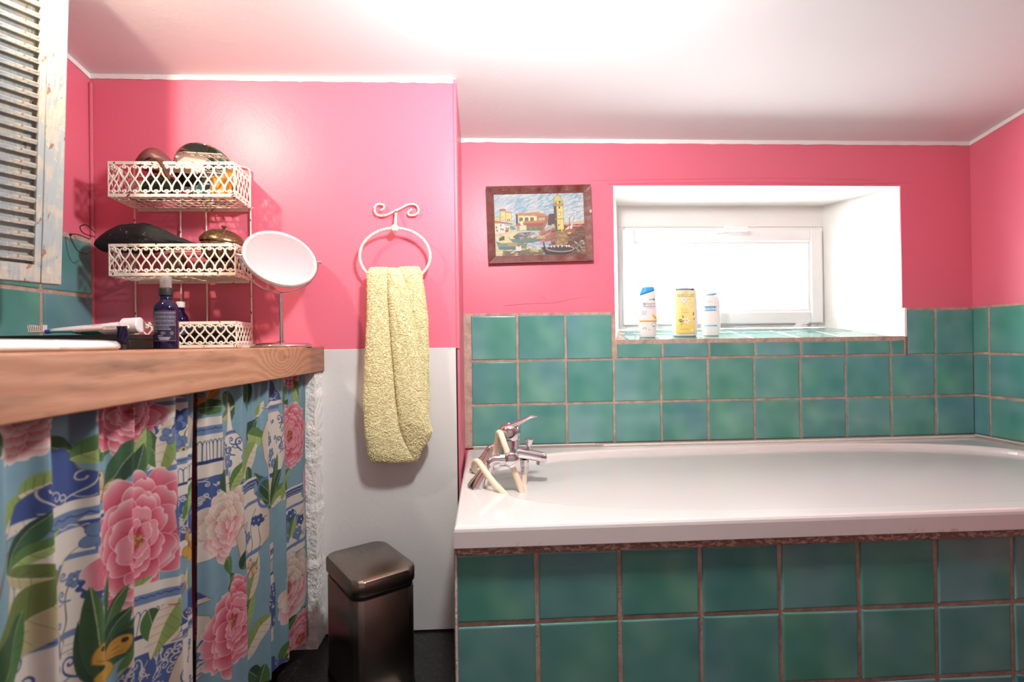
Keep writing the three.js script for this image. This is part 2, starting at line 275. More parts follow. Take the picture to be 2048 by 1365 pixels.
// ---------------------------------------------------------------- window
{
  const w = new THREE.Group(); w.name = 'window_1'; w.userData = { kind: 'structure', label: 'small white tilting window with blown out frosted pane', category: 'window' }; scene.add(w);
  const ring = (x0, x1, y0, y1, t, z0, z1, r) => [box(x0, x0 + t, y0, y1, z0, z1, r), box(x1 - t, x1, y0, y1, z0, z1, r), box(x0 + t, x1 - t, y0, y0 + t, z0, z1, r), box(x0 + t, x1 - t, y1 - t, y1, z0, z1, r)];
  mesh('window_frame', merge(ring(FX0, FX1, FY0, FY1, .026, -.30, -.252, .003)), M.pvc, w);
  const sash = mesh('sash', merge([...ring(FX0 + .014, FX1 - .014, FY0 + .014, FY1 - .012, .046, -.285, -.235, .006), ...ring(FX0 + .058, FX1 - .058, FY0 + .058, FY1 - .056, .012, -.28, -.243, .004)]), M.pvc, w);
  const pane = mesh('pane', merge([box(FX0 + .06, FX1 - .06, FY0 + .06, FY1 - .058, -.272, -.268)]), std({ color: hex('#ffffff'), transmission: 1, roughness: .35, thickness: 0, ior: 1.45 }), w);
  const hd = mesh('handle', merge([box(.868, .896, 1.150, 1.170, -.236, -.226, .003), rod([.882, 1.158, -.23], [.882, 1.158, -.196], .006), box(.876, .968, 1.150, 1.166, -.204, -.190, .006)]), M.pvc, w, 'white lever handle');
  mesh('stay', merge([box(1.158, 1.205, .797, .805, -.244, -.225, .002), box(1.168, 1.186, .804, .813, -.243, -.228, .002), rod([1.186, .809, -.235], [1.214, .811, -.235], .003)]), M.pvc, w);
}
// glazed sill tiles sloping up to the frame
{
  const sill = single('window_sill', merge([prism([[.006, WY0 - .004], [.006, WY0 - .012], [-.25, FY0 - .016], [-.25, FY0 - .003]], WX0, WX1, 'x')]), M.grout, 'teal tiled sill sloping up to the window frame', 'sill');
  const ang = Math.atan2(FY0 - WY0, .25), L = .25;
  for (let c = 0; c < 7; c++) for (const [a, b] of [[0.004, .152], [.152, .25]]) {
    const x0 = WX0 + c * .155 + G, x1 = Math.min(WX1, WX0 + (c + 1) * .155) - G, lim = (z) => z / .25 * .078;   // follow the splayed sides
    const o = mesh('tile', tileGeo(Math.max(x0, WX0 + lim(b)), Math.min(x1, WX1 - lim(b)), a + G, b - G, .005), tileMats[c % 3], sill);
    o.rotation.x = -Math.PI / 2 + ang; o.position.set(0, WY0 - .006, 0);
  }
}

// ---------------------------------------------------------------- bath
const TX0 = -.062, TX1 = XR - .0125, TZ0 = .0125, TZ1 = .705, TY = .42;
{
  const bath = thing('bathtub', 'white acrylic built-in bathtub with teal tiled front', 'bathtub');
  const n = 240, cx = .80, cz = .352;
  const rect = (t, inset, y) => { // outer rounded rectangle by angle
    const c = Math.cos(t), s = Math.sin(t), hw = (TX1 - TX0) / 2 - inset, hd = (TZ1 - TZ0) / 2 - inset, k = Math.min(hw / Math.max(1e-6, Math.abs(c)), hd / Math.max(1e-6, Math.abs(s)));
    return V((TX0 + TX1) / 2 + c * k, y, (TZ0 + TZ1) / 2 + s * k);
  };
  const hole = (t, sx0, sx1, sz0, sz1, y, p = 3.2) => { // superellipse opening
    const c = Math.cos(t), s = Math.sin(t), mx = (sx0 + sx1) / 2, mz = (sz0 + sz1) / 2, a = (sx1 - sx0) / 2, b = (sz1 - sz0) / 2;
    const hw = (TX1 - TX0) / 2, hd = (TZ1 - TZ0) / 2, k0 = Math.min(hw / Math.max(1e-6, Math.abs(c)), hd / Math.max(1e-6, Math.abs(s)));
    const dx = c * k0 / hw, dz = s * k0 / hd, th = Math.atan2(dz, dx), cc = Math.cos(th), ss = Math.sin(th), e = 2 / p;
    return V(mx + a * Math.sign(cc) * Math.abs(cc) ** e, y, mz + b * Math.sign(ss) * Math.abs(ss) ** e);
  };
  // angles that hit the rectangle's corners exactly
  const ths = []; for (let i = 0; i < n; i++) ths.push(i / n * Math.PI * 2); const ca = Math.atan2((TZ1 - TZ0) / 2, (TX1 - TX0) / 2); for (const q of [ca, Math.PI - ca, Math.PI + ca, 2 * Math.PI - ca]) { ths.push(q - .012, q, q + .012); } ths.sort((a, b) => a - b);
  const R = (f) => ths.map(f);
  const rim = [R((t) => rect(t, .004, .378)), R((t) => rect(t, 0, .381)), R((t) => rect(t, 0, TY - .010)), R((t) => rect(t, .001, TY - .005)), R((t) => rect(t, .004, TY - .0015)), R((t) => rect(t, .009, TY))];
  const H = (x0, x1, z0, z1, y, p) => R((t) => hole(t, x0, x1, z0, z1, y, p));
  rim.push(H(.000, 1.575, .048, .662, TY, 3.0), H(.006, 1.570, .054, .657, TY - .0015, 3.0), H(.011, 1.565, .059, .652, TY - .006, 3.0), H(.014, 1.562, .062, .649, TY - .014, 3.0));
  mesh('rim', merge([flip(toCreasedNormals(loft(rim, { cap: false }), .7))], false), M.tub, bath);
  const inn = [H(.014, 1.562, .062, .649, TY - .014, 3.0)];
  for (let k = 1; k <= 14; k++) { const t = k / 14, d = t * .34, s = .02 * t + .07 * t ** 6; inn.push(H(.014 + s * 1.5 + .03 * t, 1.562 - s - .22 * t, .062 + s, .649 - s, TY - .014 - d, 3.0 + t)); }
  inn.push(H(.25, 1.15, .25, .45, .062, 3));
  const ig = loft(inn, { cap: true }); ig.computeVertexNormals();
  mesh('basin', merge([flip(ig)]), M.tubIn, bath);
  mesh('overflow', merge([lathe([[0, .006], [.022, .005], [.026, .001], [.027, -.004], [0, -.004]], 28).rotateZ(-Math.PI / 2).translate(.036, .372, .50)]), M.chrome, bath, 'chrome overflow cap');
  mesh('sealant', merge([tube([[TX0 + .02, TY + .002, .0185], [.4, TY + .002, .0195], [1.0, TY + .001, .0195], [XR - .022, TY + .002, .0195]], .008, 60, 8), tube([[XR - .0195, TY + .002, .02], [XR - .0205, TY + .002, .3], [XR - .0195, TY + .001, .69]], .008, 30, 8)]), M.silicone, bath, 'cream sealant bead');
}
{
  const ap = thing('tiled_apron', 'teal tiled front with pinkish grout below the bathtub rim', 'tiled front');
  mesh('grout', merge([box(TX0 + .003, XR - .002, 0, .366, .66, .6865)]), M.grout, ap);
  mesh('mortar_bed', merge([box(TX0 + .002, XR - .002, .3655, .3812, .66, .6985)]), M.bed, ap, 'crumbling brown mortar under the rim');
  mesh('edge_seam', merge([tube([[TX0 + .003, .0, .689], [TX0 + .002, .2, .6905], [TX0 + .003, .375, .69]], .0035, 20, 6)]), M.silicone, ap);
  const at = (o) => o.position.z = .6845;
  const xs = [-.061]; for (let k = 0; k < 11; k++) xs.push(.0894 + .155 * k); xs[11] = XR - .004;
  const ys = [.003, .0956, .234, .3665];
  for (let c = 0; c < 11; c++) for (let r = 0; r < 3; r++) if (xs[c + 1] - xs[c] > .01) putTile(ap, xs[c] + (c ? G + .0005 : .002), xs[c + 1] - G - .0005, ys[r] + (r ? G + .0004 : 0), ys[r + 1] - G, at);
}
// bath mixer: two slanted pillars, a body along z, lever, spout, diverter
{
  const f = thing('bath_mixer', 'chrome lever bath mixer tap on the corner of the bathtub', 'tap', [0, TY, .38]);
  for (const s of [1, -1]) {
    const z = .07 * s;
    const p = mesh('pillar', merge([rod([-.024, .0005, z], [-.004, .034, z], .0212, .0150, 28), rod([-.004, .034, z], [.006, .052, z], .0145, .0115, 28), tube([[.004, .049, z], [.009, .058, z], [.018, .0625, z], [.032, .0625, z]], .0112, 24, 20), rod([-.0245, -.0005, z], [-.0235, .003, z], .0218, .0218, 28)]), M.chrome, f);
    mesh('nut', merge([new THREE.CylinderGeometry(.0155, .0155, .013, 6).rotateZ(Math.PI / 2).translate(.036, .0625, z)]), M.chrome, p);
  }
  mesh('body', merge([rod([.056, .0625, -.078], [.056, .0625, .078], .0185, .0185, 32), new THREE.SphereGeometry(.0185, 24, 12).scale(1, 1, .45).translate(.056, .0625, .078), new THREE.SphereGeometry(.0185, 24, 12).scale(1, 1, .45).translate(.056, .0625, -.078), rod([.036, .0625, .07], [.05, .0625, .07], .011), rod([.036, .0625, -.07], [.05, .0625, -.07], .011), rod([.056, .058, 0], [.055, .096, 0], .0255, .0245, 36)]), M.chrome, f);
  const ringAt = (x, y, w, h) => { const r = []; for (let i = 0; i < 28; i++) { const a = i / 28 * 6.2832; r.push(V(x, y + h * Math.sin(a), w * Math.cos(a))); } return r; };
  mesh('spout', merge([outward(loft([ringAt(.05, .066, .022, .019), ringAt(.08, .063, .020, .0155), ringAt(.105, .058, .0185, .0135), ringAt(.13, .052, .017, .0125), ringAt(.141, .0495, .0145, .0115), ringAt(.1465, .048, .009, .008)])), rod([.131, .032, 0], [.133, .044, 0], .0105, .0105, 24)]), M.chrome, f);
  const lv = mesh('lever', merge([lathe([[.0245, 0], [.0262, .004], [.0262, .018], [.024, .028], [.018, .035], [.008, .039], [0, .04]], 36).rotateZ(-.12).translate(.055, .097, 0), outward(loft([ringAt(.052, .126, .016, .009), ringAt(.07, .133, .0165, .0075), ringAt(.088, .141, .015, .0055), ringAt(.105, .149, .0135, .004), ringAt(.117, .151, .0125, .003), ringAt(.124, .1515, .008, .0022)]))]), M.chrome, f);
  mesh('diverter', merge([rod([.103, .066, 0], [.103, .078, 0], .0045), rod([.103, .078, 0], [.104, .095, 0], .006, .0105, 24), rod([.104, .095, 0], [.104, .098, 0], .0105, .0095, 24)]), M.chrome, f);
  mesh('hose_union', merge([rod([.092, .046, 0], [.092, .03, 0], .0115, .0105, 24), new THREE.CylinderGeometry(.0115, .0115, .010, 6).translate(.092, .026, 0), rod([.092, .022, 0], [.091, .012, 0], .0085, .0085, 20)]), M.chrome, f);
}
single('shower_hose', merge([tube([[.0915, .432, .38], [.090, .40, .385], [.083, .34, .41], [.075, .27, .44], [.095, .2, .47], [.13, .16, .47], [.12, .2, .46], [.098, .33, .456], [.083, .40, .452], [.058, .468, .444], [.040, .520, .432], [.034, .536, .415], [.029, .534, .392], [.026, .505, .352], [.014, .455, .345], [-.012, .438, .362], [-.030, .448, .395], [-.028, .472, .425], [-.020, .478, .448], [-.006, .464, .470], [.016, .438, .488], [.042, .412, .50], [.074, .36, .50], [.12, .24, .45], [.2, .12, .4], [.4, .09, .36]], .0072, 280, 12)]), M.hose, 'cream plastic shower hose looped over the bath mixer', 'hose');

// ---------------------------------------------------------------- vanity: oak worktop, plaster post, curtain
const WT = .7495;
{
  const wt = thing('worktop', 'thick oak worktop with grainy front edge beside the basin', 'worktop');
  const sh = new THREE.Shape([[XL + .007, ZP + .003], [-.4205, ZP + .003], [-.4205, 1.775], [XL + .007, 1.775]].map((p) => new THREE.Vector2(...p))), hole = new THREE.Path(); hole.absellipse(-.685, 1.03, .194, .254, 0, Math.PI * 2, true); sh.holes.push(hole);
  const slab = flip(new THREE.ExtrudeGeometry(sh, { depth: .0635, bevelEnabled: false, curveSegments: 48 }).applyMatrix4(new THREE.Matrix4().set(1, 0, 0, 0, 0, 0, 1, WT - .0635, 0, 1, 0, 0, 0, 0, 0, 1)));
  mesh('slab', merge([slab]), M.oakTop, wt);
  // front lipping with its own grain along the length; the far end shows end blocks
  const g = box(-.424, -.418, WT - .0635, WT - .0005, ZP + .003, 1.775, .0025), p = g.attributes.position, uv = new Float32Array(p.count * 2);
  for (let i = 0; i < p.count; i++) { uv[2 * i] = (1.778 - p.getZ(i)) / 1.5; uv[2 * i + 1] = (p.getY(i) - WT + .0635) / .064; }
  g.setAttribute('uv', new THREE.BufferAttribute(uv, 2)); mesh('front_edge', g, M.oak, wt, 'oak front edge with dark flecks');
}
{
  const g = new THREE.BoxGeometry(.075, .684, .062, 6, 60, 6).translate(-.462, .342, ZP + .034), p = g.attributes.position;
  for (let i = 0; i < p.count; i++) { const x = p.getX(i), y = p.getY(i), z = p.getZ(i), d = .0045 * fbm(x * 30, y * 11, z * 30) + .003 * Math.sign(Math.sin(y * 45)) * smooth(.93, 1, Math.abs(Math.sin(y * 22.5))); p.setX(i, x + d); if (z > ZP + .05) p.setZ(i, z + d); }
  g.computeVertexNormals(); single('plaster_post', merge([g]), M.plaster, 'lumpy white plaster post under the worktop end', 'post');
  const wb = single('wall_board', merge([box(-.50, -.0775, .004, .742, ZP, ZP + .007, .0015)]), M.panel, 'pale grey white board covering the wall below the towel', 'panel');
  mesh('gap_shade_strip', merge([box(-.0777, -.0742, .30, .741, ZP, ZP + .0055)]), M.blackPlastic, wb, 'black strip painted for the shaded gap along the board edge');  // shade of the open gap, painted as a black strip
}

// printed cotton: peonies, blue and white porcelain, leaves and butterflies; drawn in metres (z along the rail, y up)
const CZ0 = .30, CZ1 = 1.56, CY0 = .03, CY1 = .70, PXM = 2048 / (CZ1 - CZ0), CH = Math.round((CY1 - CY0) * PXM);
const texCurtain = canvasTex(2048, CH, (c, w, h) => {
  const X = (z) => (CZ1 - z) * PXM, Y = (y) => (CY1 - y) * PXM, S = PXM;
  c.fillStyle = '#86abba'; c.fillRect(0, 0, w, h);
  for (let i = 0; i < 2600; i++) { c.fillStyle = rnd() < .5 ? 'rgba(150,190,204,.10)' : 'rgba(110,150,170,.10)'; const r = rr(4, 26); c.beginPath(); c.ellipse(rnd() * w, rnd() * h, r, r * .6, rnd() * 3, 0, 6.3); c.fill(); }
  const at = (z, y, rot, fn, sx = 1) => { c.save(); c.translate(X(z), Y(y)); c.rotate(rot); c.scale(S * sx, S); fn(); c.restore(); };
  function leaf(z, y, len, wid, rot, kind = 0, curl = 0) {
    at(z, y, rot, () => {
      const cols = [['#35592f', '#4f7a3c'], ['#5d8440', '#a9bd6e'], ['#24472f', '#3c6641'], ['#93a95a', '#ecd9c4'], ['#6f7f3c', '#c9b98b']][kind];
      const side = (s, col) => { c.beginPath(); c.moveTo(0, 0); c.bezierCurveTo(s * wid * .9, -len * .15, s * wid * .8 + curl, -len * .65, curl, -len); c.bezierCurveTo(curl * .6, -len * .6, 0, -len * .3, 0, 0); c.fillStyle = col; c.fill(); };
      side(-1, cols[0]); side(1, cols[1]);
      c.strokeStyle = 'rgba(236,226,190,.8)'; c.lineWidth = .0008; c.beginPath(); c.moveTo(0, 0); c.quadraticCurveTo(0, -len * .5, curl, -len); c.stroke();
      c.lineWidth = .0005; c.strokeStyle = 'rgba(30,60,30,.5)'; for (let k = 1; k < 6; k++) for (const s of [-1, 1]) { c.beginPath(); c.moveTo(curl * k / 7 * .5, -len * k / 7); c.quadraticCurveTo(s * wid * .3, -len * (k / 7 + .06), s * wid * .5, -len * (k / 7 + .1)); c.stroke(); }
    });
  }
  function peony(z, y, r, kind, rot = 0, sq = 1) {
    const pal = [['#b5203d', '#d84a64', '#ee95a0', '#fbe4df'], ['#b8505c', '#d9b39c', '#ead6c4', '#f6ecdf'], ['#c02c49', '#e77f8f', '#f4c3c4', '#fdeee8']][kind];
    at(z, y, rot, () => {
      c.scale(1, sq);
      const petal = (a, d, len, wid, base, mid, tip, edge) => {
        c.save(); c.rotate(a); c.translate(0, -d);
        const g = c.createLinearGradient(0, 0, 0, -len); g.addColorStop(0, base); g.addColorStop(.42, base); g.addColorStop(.62, mid); g.addColorStop(.88, tip); g.addColorStop(1, edge);
        c.fillStyle = g; c.strokeStyle = 'rgba(255,236,228,.85)'; c.lineWidth = .0008;
        c.beginPath(); c.moveTo(0, 0); c.bezierCurveTo(-wid * 1.1, -len * .25, -wid * 1.1, -len * .9, -wid * .35, -len * .98); c.quadraticCurveTo(-wid * .1, -len * .88, wid * .08, -len); c.bezierCurveTo(wid * 1.05, -len * .98, wid * 1.15, -len * .3, 0, 0); c.fill(); c.stroke();
        c.strokeStyle = base; c.globalAlpha = .32; c.lineWidth = .0007; for (let k = -2; k <= 2; k++) { c.beginPath(); c.moveTo(0, -len * .05); c.quadraticCurveTo(k * wid * .3, -len * .4, k * wid * .34, -len * rr(.55, .85)); c.stroke(); } c.globalAlpha = 1;
        c.restore();
      };
      const layers = [[11, .34, .68, .27], [10, .26, .62, .27], [9, .17, .56, .25], [8, .10, .48, .22], [6, .05, .40, .20], [5, .0, .30, .15]];
      layers.forEach(([n, d, l, wd], k) => { const off = rnd() * 6.3; for (let i = 0; i < n; i++) { const a = off + i / n * 6.2832 + rr(-.12, .12), low = kind === 1 ? .5 - .5 * Math.cos(a) : 0; const m = kind === 1 ? (low > .62 ? ['#c23a52', '#e68a92', '#f3cbc4', '#fbeadf'] : pal) : pal; petal(a, d * r, l * r * rr(.88, 1.08), wd * r * rr(.9, 1.2), m[0], m[k > 3 && kind === 0 ? 2 : 1], m[2], m[3]); } });
      for (let i = 0; i < 16; i++) { c.fillStyle = rnd() < .5 ? '#8a6a24' : '#c79a3a'; c.beginPath(); c.arc(rr(-.13, .13) * r, rr(-.1, .14) * r, .018 * r + .0006, 0, 6.3); c.fill(); }
    });
  }
  const BL = '#3a5190', BD = '#26386f', BM = '#7088b0', CR = '#e6d9ca';
  function curl(x, y, s, rot, col = BL, lw = .0022) { c.save(); c.translate(x, y); c.rotate(rot); c.scale(s, Math.abs(s)); c.strokeStyle = col; c.lineCap = 'round'; c.lineWidth = lw / Math.abs(s); c.beginPath(); c.moveTo(-1, .9); c.bezierCurveTo(-.3, .8, .5, .5, .6, -.1); c.bezierCurveTo(.65, -.6, -.1, -.7, -.15, -.2); c.bezierCurveTo(-.15, .05, .2, .08, .2, -.15); c.stroke(); c.lineWidth *= .6; c.beginPath(); c.moveTo(-.3, .7); c.quadraticCurveTo(.1, 1.1, .55, .9); c.stroke(); c.restore(); }
  function blossom(x, y, r, col = BL) { for (let k = 0; k < 5; k++) { const a = k * 1.2566 + .3; c.fillStyle = col; c.beginPath(); c.ellipse(x + Math.cos(a) * r * .6, y + Math.sin(a) * r * .6, r * .5, r * .42, a, 0, 6.3); c.fill(); c.strokeStyle = BD; c.lineWidth = .0005; c.stroke(); } c.fillStyle = '#e9dcc0'; c.beginPath(); c.arc(x, y, r * .18, 0, 6.3); c.fill(); }
  // vases: profile half widths from top (0) to bottom (1)
  function vase(z, y, hgt, wid, type, rot = 0) {
    at(z, y, rot, () => {
      const prof = { jar: [[0, .05], [.03, .12], [.09, .16], [.14, .34], [.22, .42], [.235, .47], [.25, .30], [.30, .28], [.36, .42], [.5, .5], [.68, .47], [.85, .33], [.96, .24], [1, .28]], bottle: [[0, .07], [.1, .09], [.28, .13], [.42, .3], [.58, .48], [.76, .5], [.9, .36], [.96, .2], [1, .27]], urn: [[0, .4], [.02, .46], [.06, .43], [.2, .36], [.3, .34], [.36, .42], [.52, .5], [.76, .46], [.92, .3], [1, .33]], round: [[0, .22], [.03, .27], [.12, .18], [.2, .18], [.3, .36], [.52, .5], [.75, .46], [.92, .28], [1, .32]] }[type];
      c.beginPath(); prof.forEach(([t, q], i) => i ? c.lineTo(-q * wid, t * hgt) : c.moveTo(-q * wid, 0)); [...prof].reverse().forEach(([t, q]) => c.lineTo(q * wid, t * hgt)); c.closePath();
      const g = c.createLinearGradient(-wid / 2, 0, wid / 2, 0); g.addColorStop(0, '#d8c3ac'); g.addColorStop(.25, '#f1e7da'); g.addColorStop(.8, '#efe3d4'); g.addColorStop(1, '#cbb196'); c.fillStyle = g; c.fill(); c.save(); c.clip();
      const band = (a, b, col) => { c.fillStyle = col; c.fillRect(-wid, a * hgt, 2 * wid, (b - a) * hgt); };
      const wave = (a, col) => { c.strokeStyle = col; c.lineWidth = .0012; c.beginPath(); for (let i = -20; i <= 20; i++) c.lineTo(i / 20 * wid * .55, a * hgt + Math.abs(Math.sin(i * .9)) * .012 * hgt); c.stroke(); };
      if (type === 'jar') { band(0, .20, BL); for (const s of [-1, 1]) { curl(s * wid * .16, .13 * hgt, s * wid * .13, 0, CR, .0016); curl(s * wid * .02, .18 * hgt, s * wid * .09, 1, CR, .0014); } band(.235, .30, BM); wave(.25, BD); wave(.28, CR); band(.86, .9, BL); for (let k = 0; k < 14; k++) curl(rr(-.42, .42) * wid, rr(.38, .82) * hgt, wid * rr(.07, .15) * (rnd() < .5 ? -1 : 1), rr(-1.5, 1.5), rnd() < .6 ? BL : BM); for (let k = 0; k < 3; k++) blossom(rr(-.3, .3) * wid, rr(.42, .78) * hgt, wid * .1, BM); }
      if (type === 'bottle') { band(.30, .34, BM); wave(.31, BD); for (let k = 0; k < 13; k++) curl(rr(-.42, .42) * wid, rr(.36, .82) * hgt, wid * rr(.08, .15) * (rnd() < .5 ? -1 : 1), rr(-1.5, 1.5)); blossom(-.1 * wid, .62 * hgt, wid * .15, BM); band(.84, .9, BM); for (let i = -9; i < 10; i++) { c.strokeStyle = BD; c.lineWidth = .001; c.beginPath(); c.ellipse(i * wid * .06, .87 * hgt, wid * .03, hgt * .03, 0, 0, 6.3); c.stroke(); } }
      if (type === 'urn') { band(0.06, .12, BM); wave(.075, BD); for (let i = -8; i < 9; i++) { c.strokeStyle = BD; c.lineWidth = .0011; c.beginPath(); c.moveTo(i * wid * .075, .30 * hgt); c.lineTo(i * wid * .075, .19 * hgt); c.quadraticCurveTo((i + .5) * wid * .075, .13 * hgt, (i + 1) * wid * .075, .19 * hgt); c.stroke(); } band(.30, .325, BD); band(.42, .86, '#435c98'); for (let k = 0; k < 34; k++) curl(rr(-.46, .46) * wid, rr(.43, .86) * hgt, wid * rr(.06, .12) * (rnd() < .5 ? -1 : 1), rr(-3, 3), CR, .0017); }
      if (type === 'round') { band(.03, .13, BL); wave(.06, CR); wave(.1, CR); band(.27, .31, BM); c.strokeStyle = '#7a6248'; c.lineWidth = .0016; for (const [a, b] of [[-.3, .5], [.1, .45], [.3, .6]]) { c.beginPath(); c.moveTo(a * wid, .85 * hgt); c.bezierCurveTo((a + .1) * wid, .7 * hgt, (a - .15) * wid, .6 * hgt, (a + .12) * wid, b * hgt * .85); c.stroke(); } for (let k = 0; k < 8; k++) blossom(rr(-.36, .36) * wid, rr(.42, .8) * hgt, wid * rr(.07, .11), k % 2 ? BM : BL); for (let k = 0; k < 5; k++) curl(rr(-.4, .4) * wid, rr(.4, .85) * hgt, wid * .09 * (rnd() < .5 ? -1 : 1), rr(-2, 2), BM); band(.85, .9, BM); }
      c.restore(); c.strokeStyle = '#8a7458'; c.lineWidth = .0008; c.beginPath(); prof.forEach(([t, q], i) => i ? c.lineTo(-q * wid, t * hgt) : c.moveTo(-q * wid, 0)); [...prof].reverse().forEach(([t, q]) => c.lineTo(q * wid, t * hgt)); c.stroke();
    });
  }
  function butterfly(z, y, s, rot, kind = 0) {
    at(z, y, rot, () => {
      const [a, b] = [['#e8d3a8', '#b98f5a'], ['#d9a63f', '#9b6a2c'], ['#f0cdb2', '#c58a6a']][kind];
      for (const q of [-1, 1]) { c.fillStyle = a; c.strokeStyle = b; c.lineWidth = .001; c.beginPath(); c.moveTo(0, 0); c.bezierCurveTo(q * s * .3, -s * .9, q * s * 1.1, -s * .9, q * s * .8, -s * .1); c.quadraticCurveTo(q * s * .4, s * .05, 0, 0); c.fill(); c.stroke(); c.beginPath(); c.moveTo(0, 0); c.bezierCurveTo(q * s * .5, 0, q * s * .9, s * .3, q * s * .4, s * .6); c.quadraticCurveTo(q * s * .1, s * .5, 0, 0); c.fill(); c.stroke(); for (let k = 0; k < 4; k++) { c.beginPath(); c.moveTo(0, 0); c.lineTo(q * s * (.3 + k * .14), -s * (.66 - k * .16)); c.stroke(); } c.fillStyle = '#4a3826'; c.beginPath(); c.arc(q * s * .66, -s * .52, s * .08, 0, 6.3); c.fill(); }
      c.strokeStyle = '#4a3624'; c.lineWidth = .0018; c.beginPath(); c.moveTo(0, -s * .25); c.lineTo(0, s * .4); c.stroke(); c.lineWidth = .0006; for (const q of [-1, 1]) { c.beginPath(); c.moveTo(0, -s * .25); c.quadraticCurveTo(q * s * .1, -s * .7, q * s * .3, -s * .9); c.stroke(); }
    });
  }
  function stem(pts, col = '#8a6a55', lw = .0022) { c.strokeStyle = col; c.lineWidth = lw * S; c.lineCap = 'round'; c.beginPath(); pts.forEach(([z, y], i) => i ? c.lineTo(X(z), Y(y)) : c.moveTo(X(z), Y(y))); c.stroke(); }
  function spray(z, y, n, len, a0, a1, kind) { for (let i = 0; i < n; i++) leaf(z, y, len * rr(.75, 1.15), len * rr(.16, .24), lerp(a0, a1, i / Math.max(1, n - 1)), Array.isArray(kind) ? kind[i % kind.length] : kind, rr(-.012, .012)); }

  // far side of the left curtain, mostly out of sight
  vase(1.44, .60, .30, .17, 'jar'); peony(1.50, .30, .085, 0); peony(1.36, .66, .08, 1); spray(1.40, .30, 6, .10, -1, 1.4, [0, 1, 2]); butterfly(1.30, .28, .03, .4, 1); peony(1.28, .16, .08, 2); spray(1.36, .17, 5, .08, -1.4, .6, [1, 3, 0]); vase(1.45, .22, .20, .15, 'round');
  // nearest part in view
  vase(1.245, .66, .34, .16, 'bottle'); peony(1.135, .695, .062, 1, .2, .8); leaf(1.10, .655, .05, .02, 1.9, 0); leaf(1.16, .655, .045, .02, -.6, 2);
  stem([[1.165, .52], [1.145, .58], [1.115, .615]]); leaf(1.15, .585, .05, .024, 1.0, 3); leaf(1.128, .612, .042, .02, 1.25, 3); stem([[1.15, .562], [1.125, .572], [1.105, .562]]); leaf(1.12, .573, .03, .014, 1.4, 4);
  vase(1.078, .647, .30, .155, 'jar'); 
  vase(1.105, .52, .19, .15, 'bottle', .1); spray(1.15, .545, 3, .08, .7, 2.1, [2, 1, 4]); leaf(1.165, .475, .11, .05, 1.25, 4); leaf(1.17, .435, .08, .036, .6, 0);
  // middle of the left curtain
  leaf(1.06, .632, .06, .026, 1.2, 1); leaf(1.035, .625, .055, .024, .9, 0);
  vase(.905, .72, .155, .14, 'round'); blossom; peony(.975, .672, .072, 0, .3, .8);
  leaf(.945, .645, .07, .026, 2.5, 0, .006); leaf(.935, .648, .075, .026, 3.2, 1, .01); leaf(.895, .655, .085, .024, 3.5, 3, -.008); leaf(.97, .64, .075, .026, -2.5, 2);
  at(.884, .642, 0, () => { blossom(0, 0, .016); blossom(.004, .026, .013, BM); blossom(-.018, .012, .011, BM); });
  butterfly(1.018, .586, .026, .5, 0); vase(1.03, .565, .14, .10, 'round', .1); at(1.038, .542, 0, () => blossom(0, 0, .017, BM));
  leaf(.955, .585, .045, .02, .3, 2); peony(.958, .505, .092, 0, -.2, 1.02);
  spray(1.04, .375, 7, .105, -.3, 1.15, [2, 0, 2, 0]); leaf(.985, .43, .06, .02, 1.3, 3); leaf(1.00, .36, .09, .024, 1.0, 1); leaf(.94, .345, .085, .022, .35, 3);
  butterfly(1.022, .388, .036, .3, 1); 
  vase(.917, .435, .21, .125, 'urn', .25); leaf(.935, .405, .055, .024, 2.9, 0); leaf(.893, .40, .075, .034, 3.7, 3); leaf(.86, .43, .05, .018, 2.9, 3); stem([[.905, .395], [.88, .385], [.862, .41], [.855, .45]], '#b8604c', .0018);
  vase(1.09, .33, .25, .15, 'round'); peony(1.20, .35, .07, 2); spray(1.16, .3, 5, .08, -.6, 1.6, [0, 3, 1]); peony(.99, .20, .085, 1); leaf(.92, .16, .08, .03, .5, 0); vase(.90, .20, .18, .13, 'bottle'); butterfly(1.06, .12, .03, .2, 1); spray(1.10, .06, 5, .08, -1, 1, [2, 1]);
  // by the gap
  butterfly(.862, .585, .022, .7, 0); vase(.842, .60, .15, .11, 'urn'); butterfly(.846, .455, .034, .6, 1); leaf(.868, .50, .07, .022, .7, 1); vase(.842, .39, .20, .13, 'jar');
  // right curtain
  butterfly(.785, .665, .028, -.5, 1); leaf(.80, .655, .05, .02, 1.6, 0); vase(.787, .638, .23, .075, 'urn');
  leaf(.745, .675, .06, .022, 2.4, 2); leaf(.725, .68, .07, .026, 3.0, 0); leaf(.75, .63, .05, .016, 1.2, 4); vase(.72, .655, .165, .085, 'bottle');
  leaf(.66, .70, .075, .022, 2.9, 0); leaf(.64, .69, .065, .022, 3.3, 2); 
  stem([[.665, .535], [.655, .575], [.628, .60], [.60, .62]]); leaf(.65, .578, .05, .026, .9, 2); leaf(.612, .615, .035, .016, .6, 3); leaf(.64, .585, .06, .028, 1.9, 1); leaf(.665, .545, .06, .026, 1.3, 3); leaf(.67, .51, .08, .034, .8, 3); leaf(.645, .525, .04, .022, 3, 0);
  vase(.545, .682, .225, .105, 'jar'); spray(.55, .42, 8, .10, -1.1, 1.3, [0, 2, 1, 3]);
  peony(.44, .695, .055, 0, .3, .8); leaf(.41, .672, .06, .024, 2.9, 1); leaf(.47, .665, .05, .02, -2.8, 0); leaf(.47, .60, .05, .022, .9, 0); peony(.43, .545, .076, 0, .9);
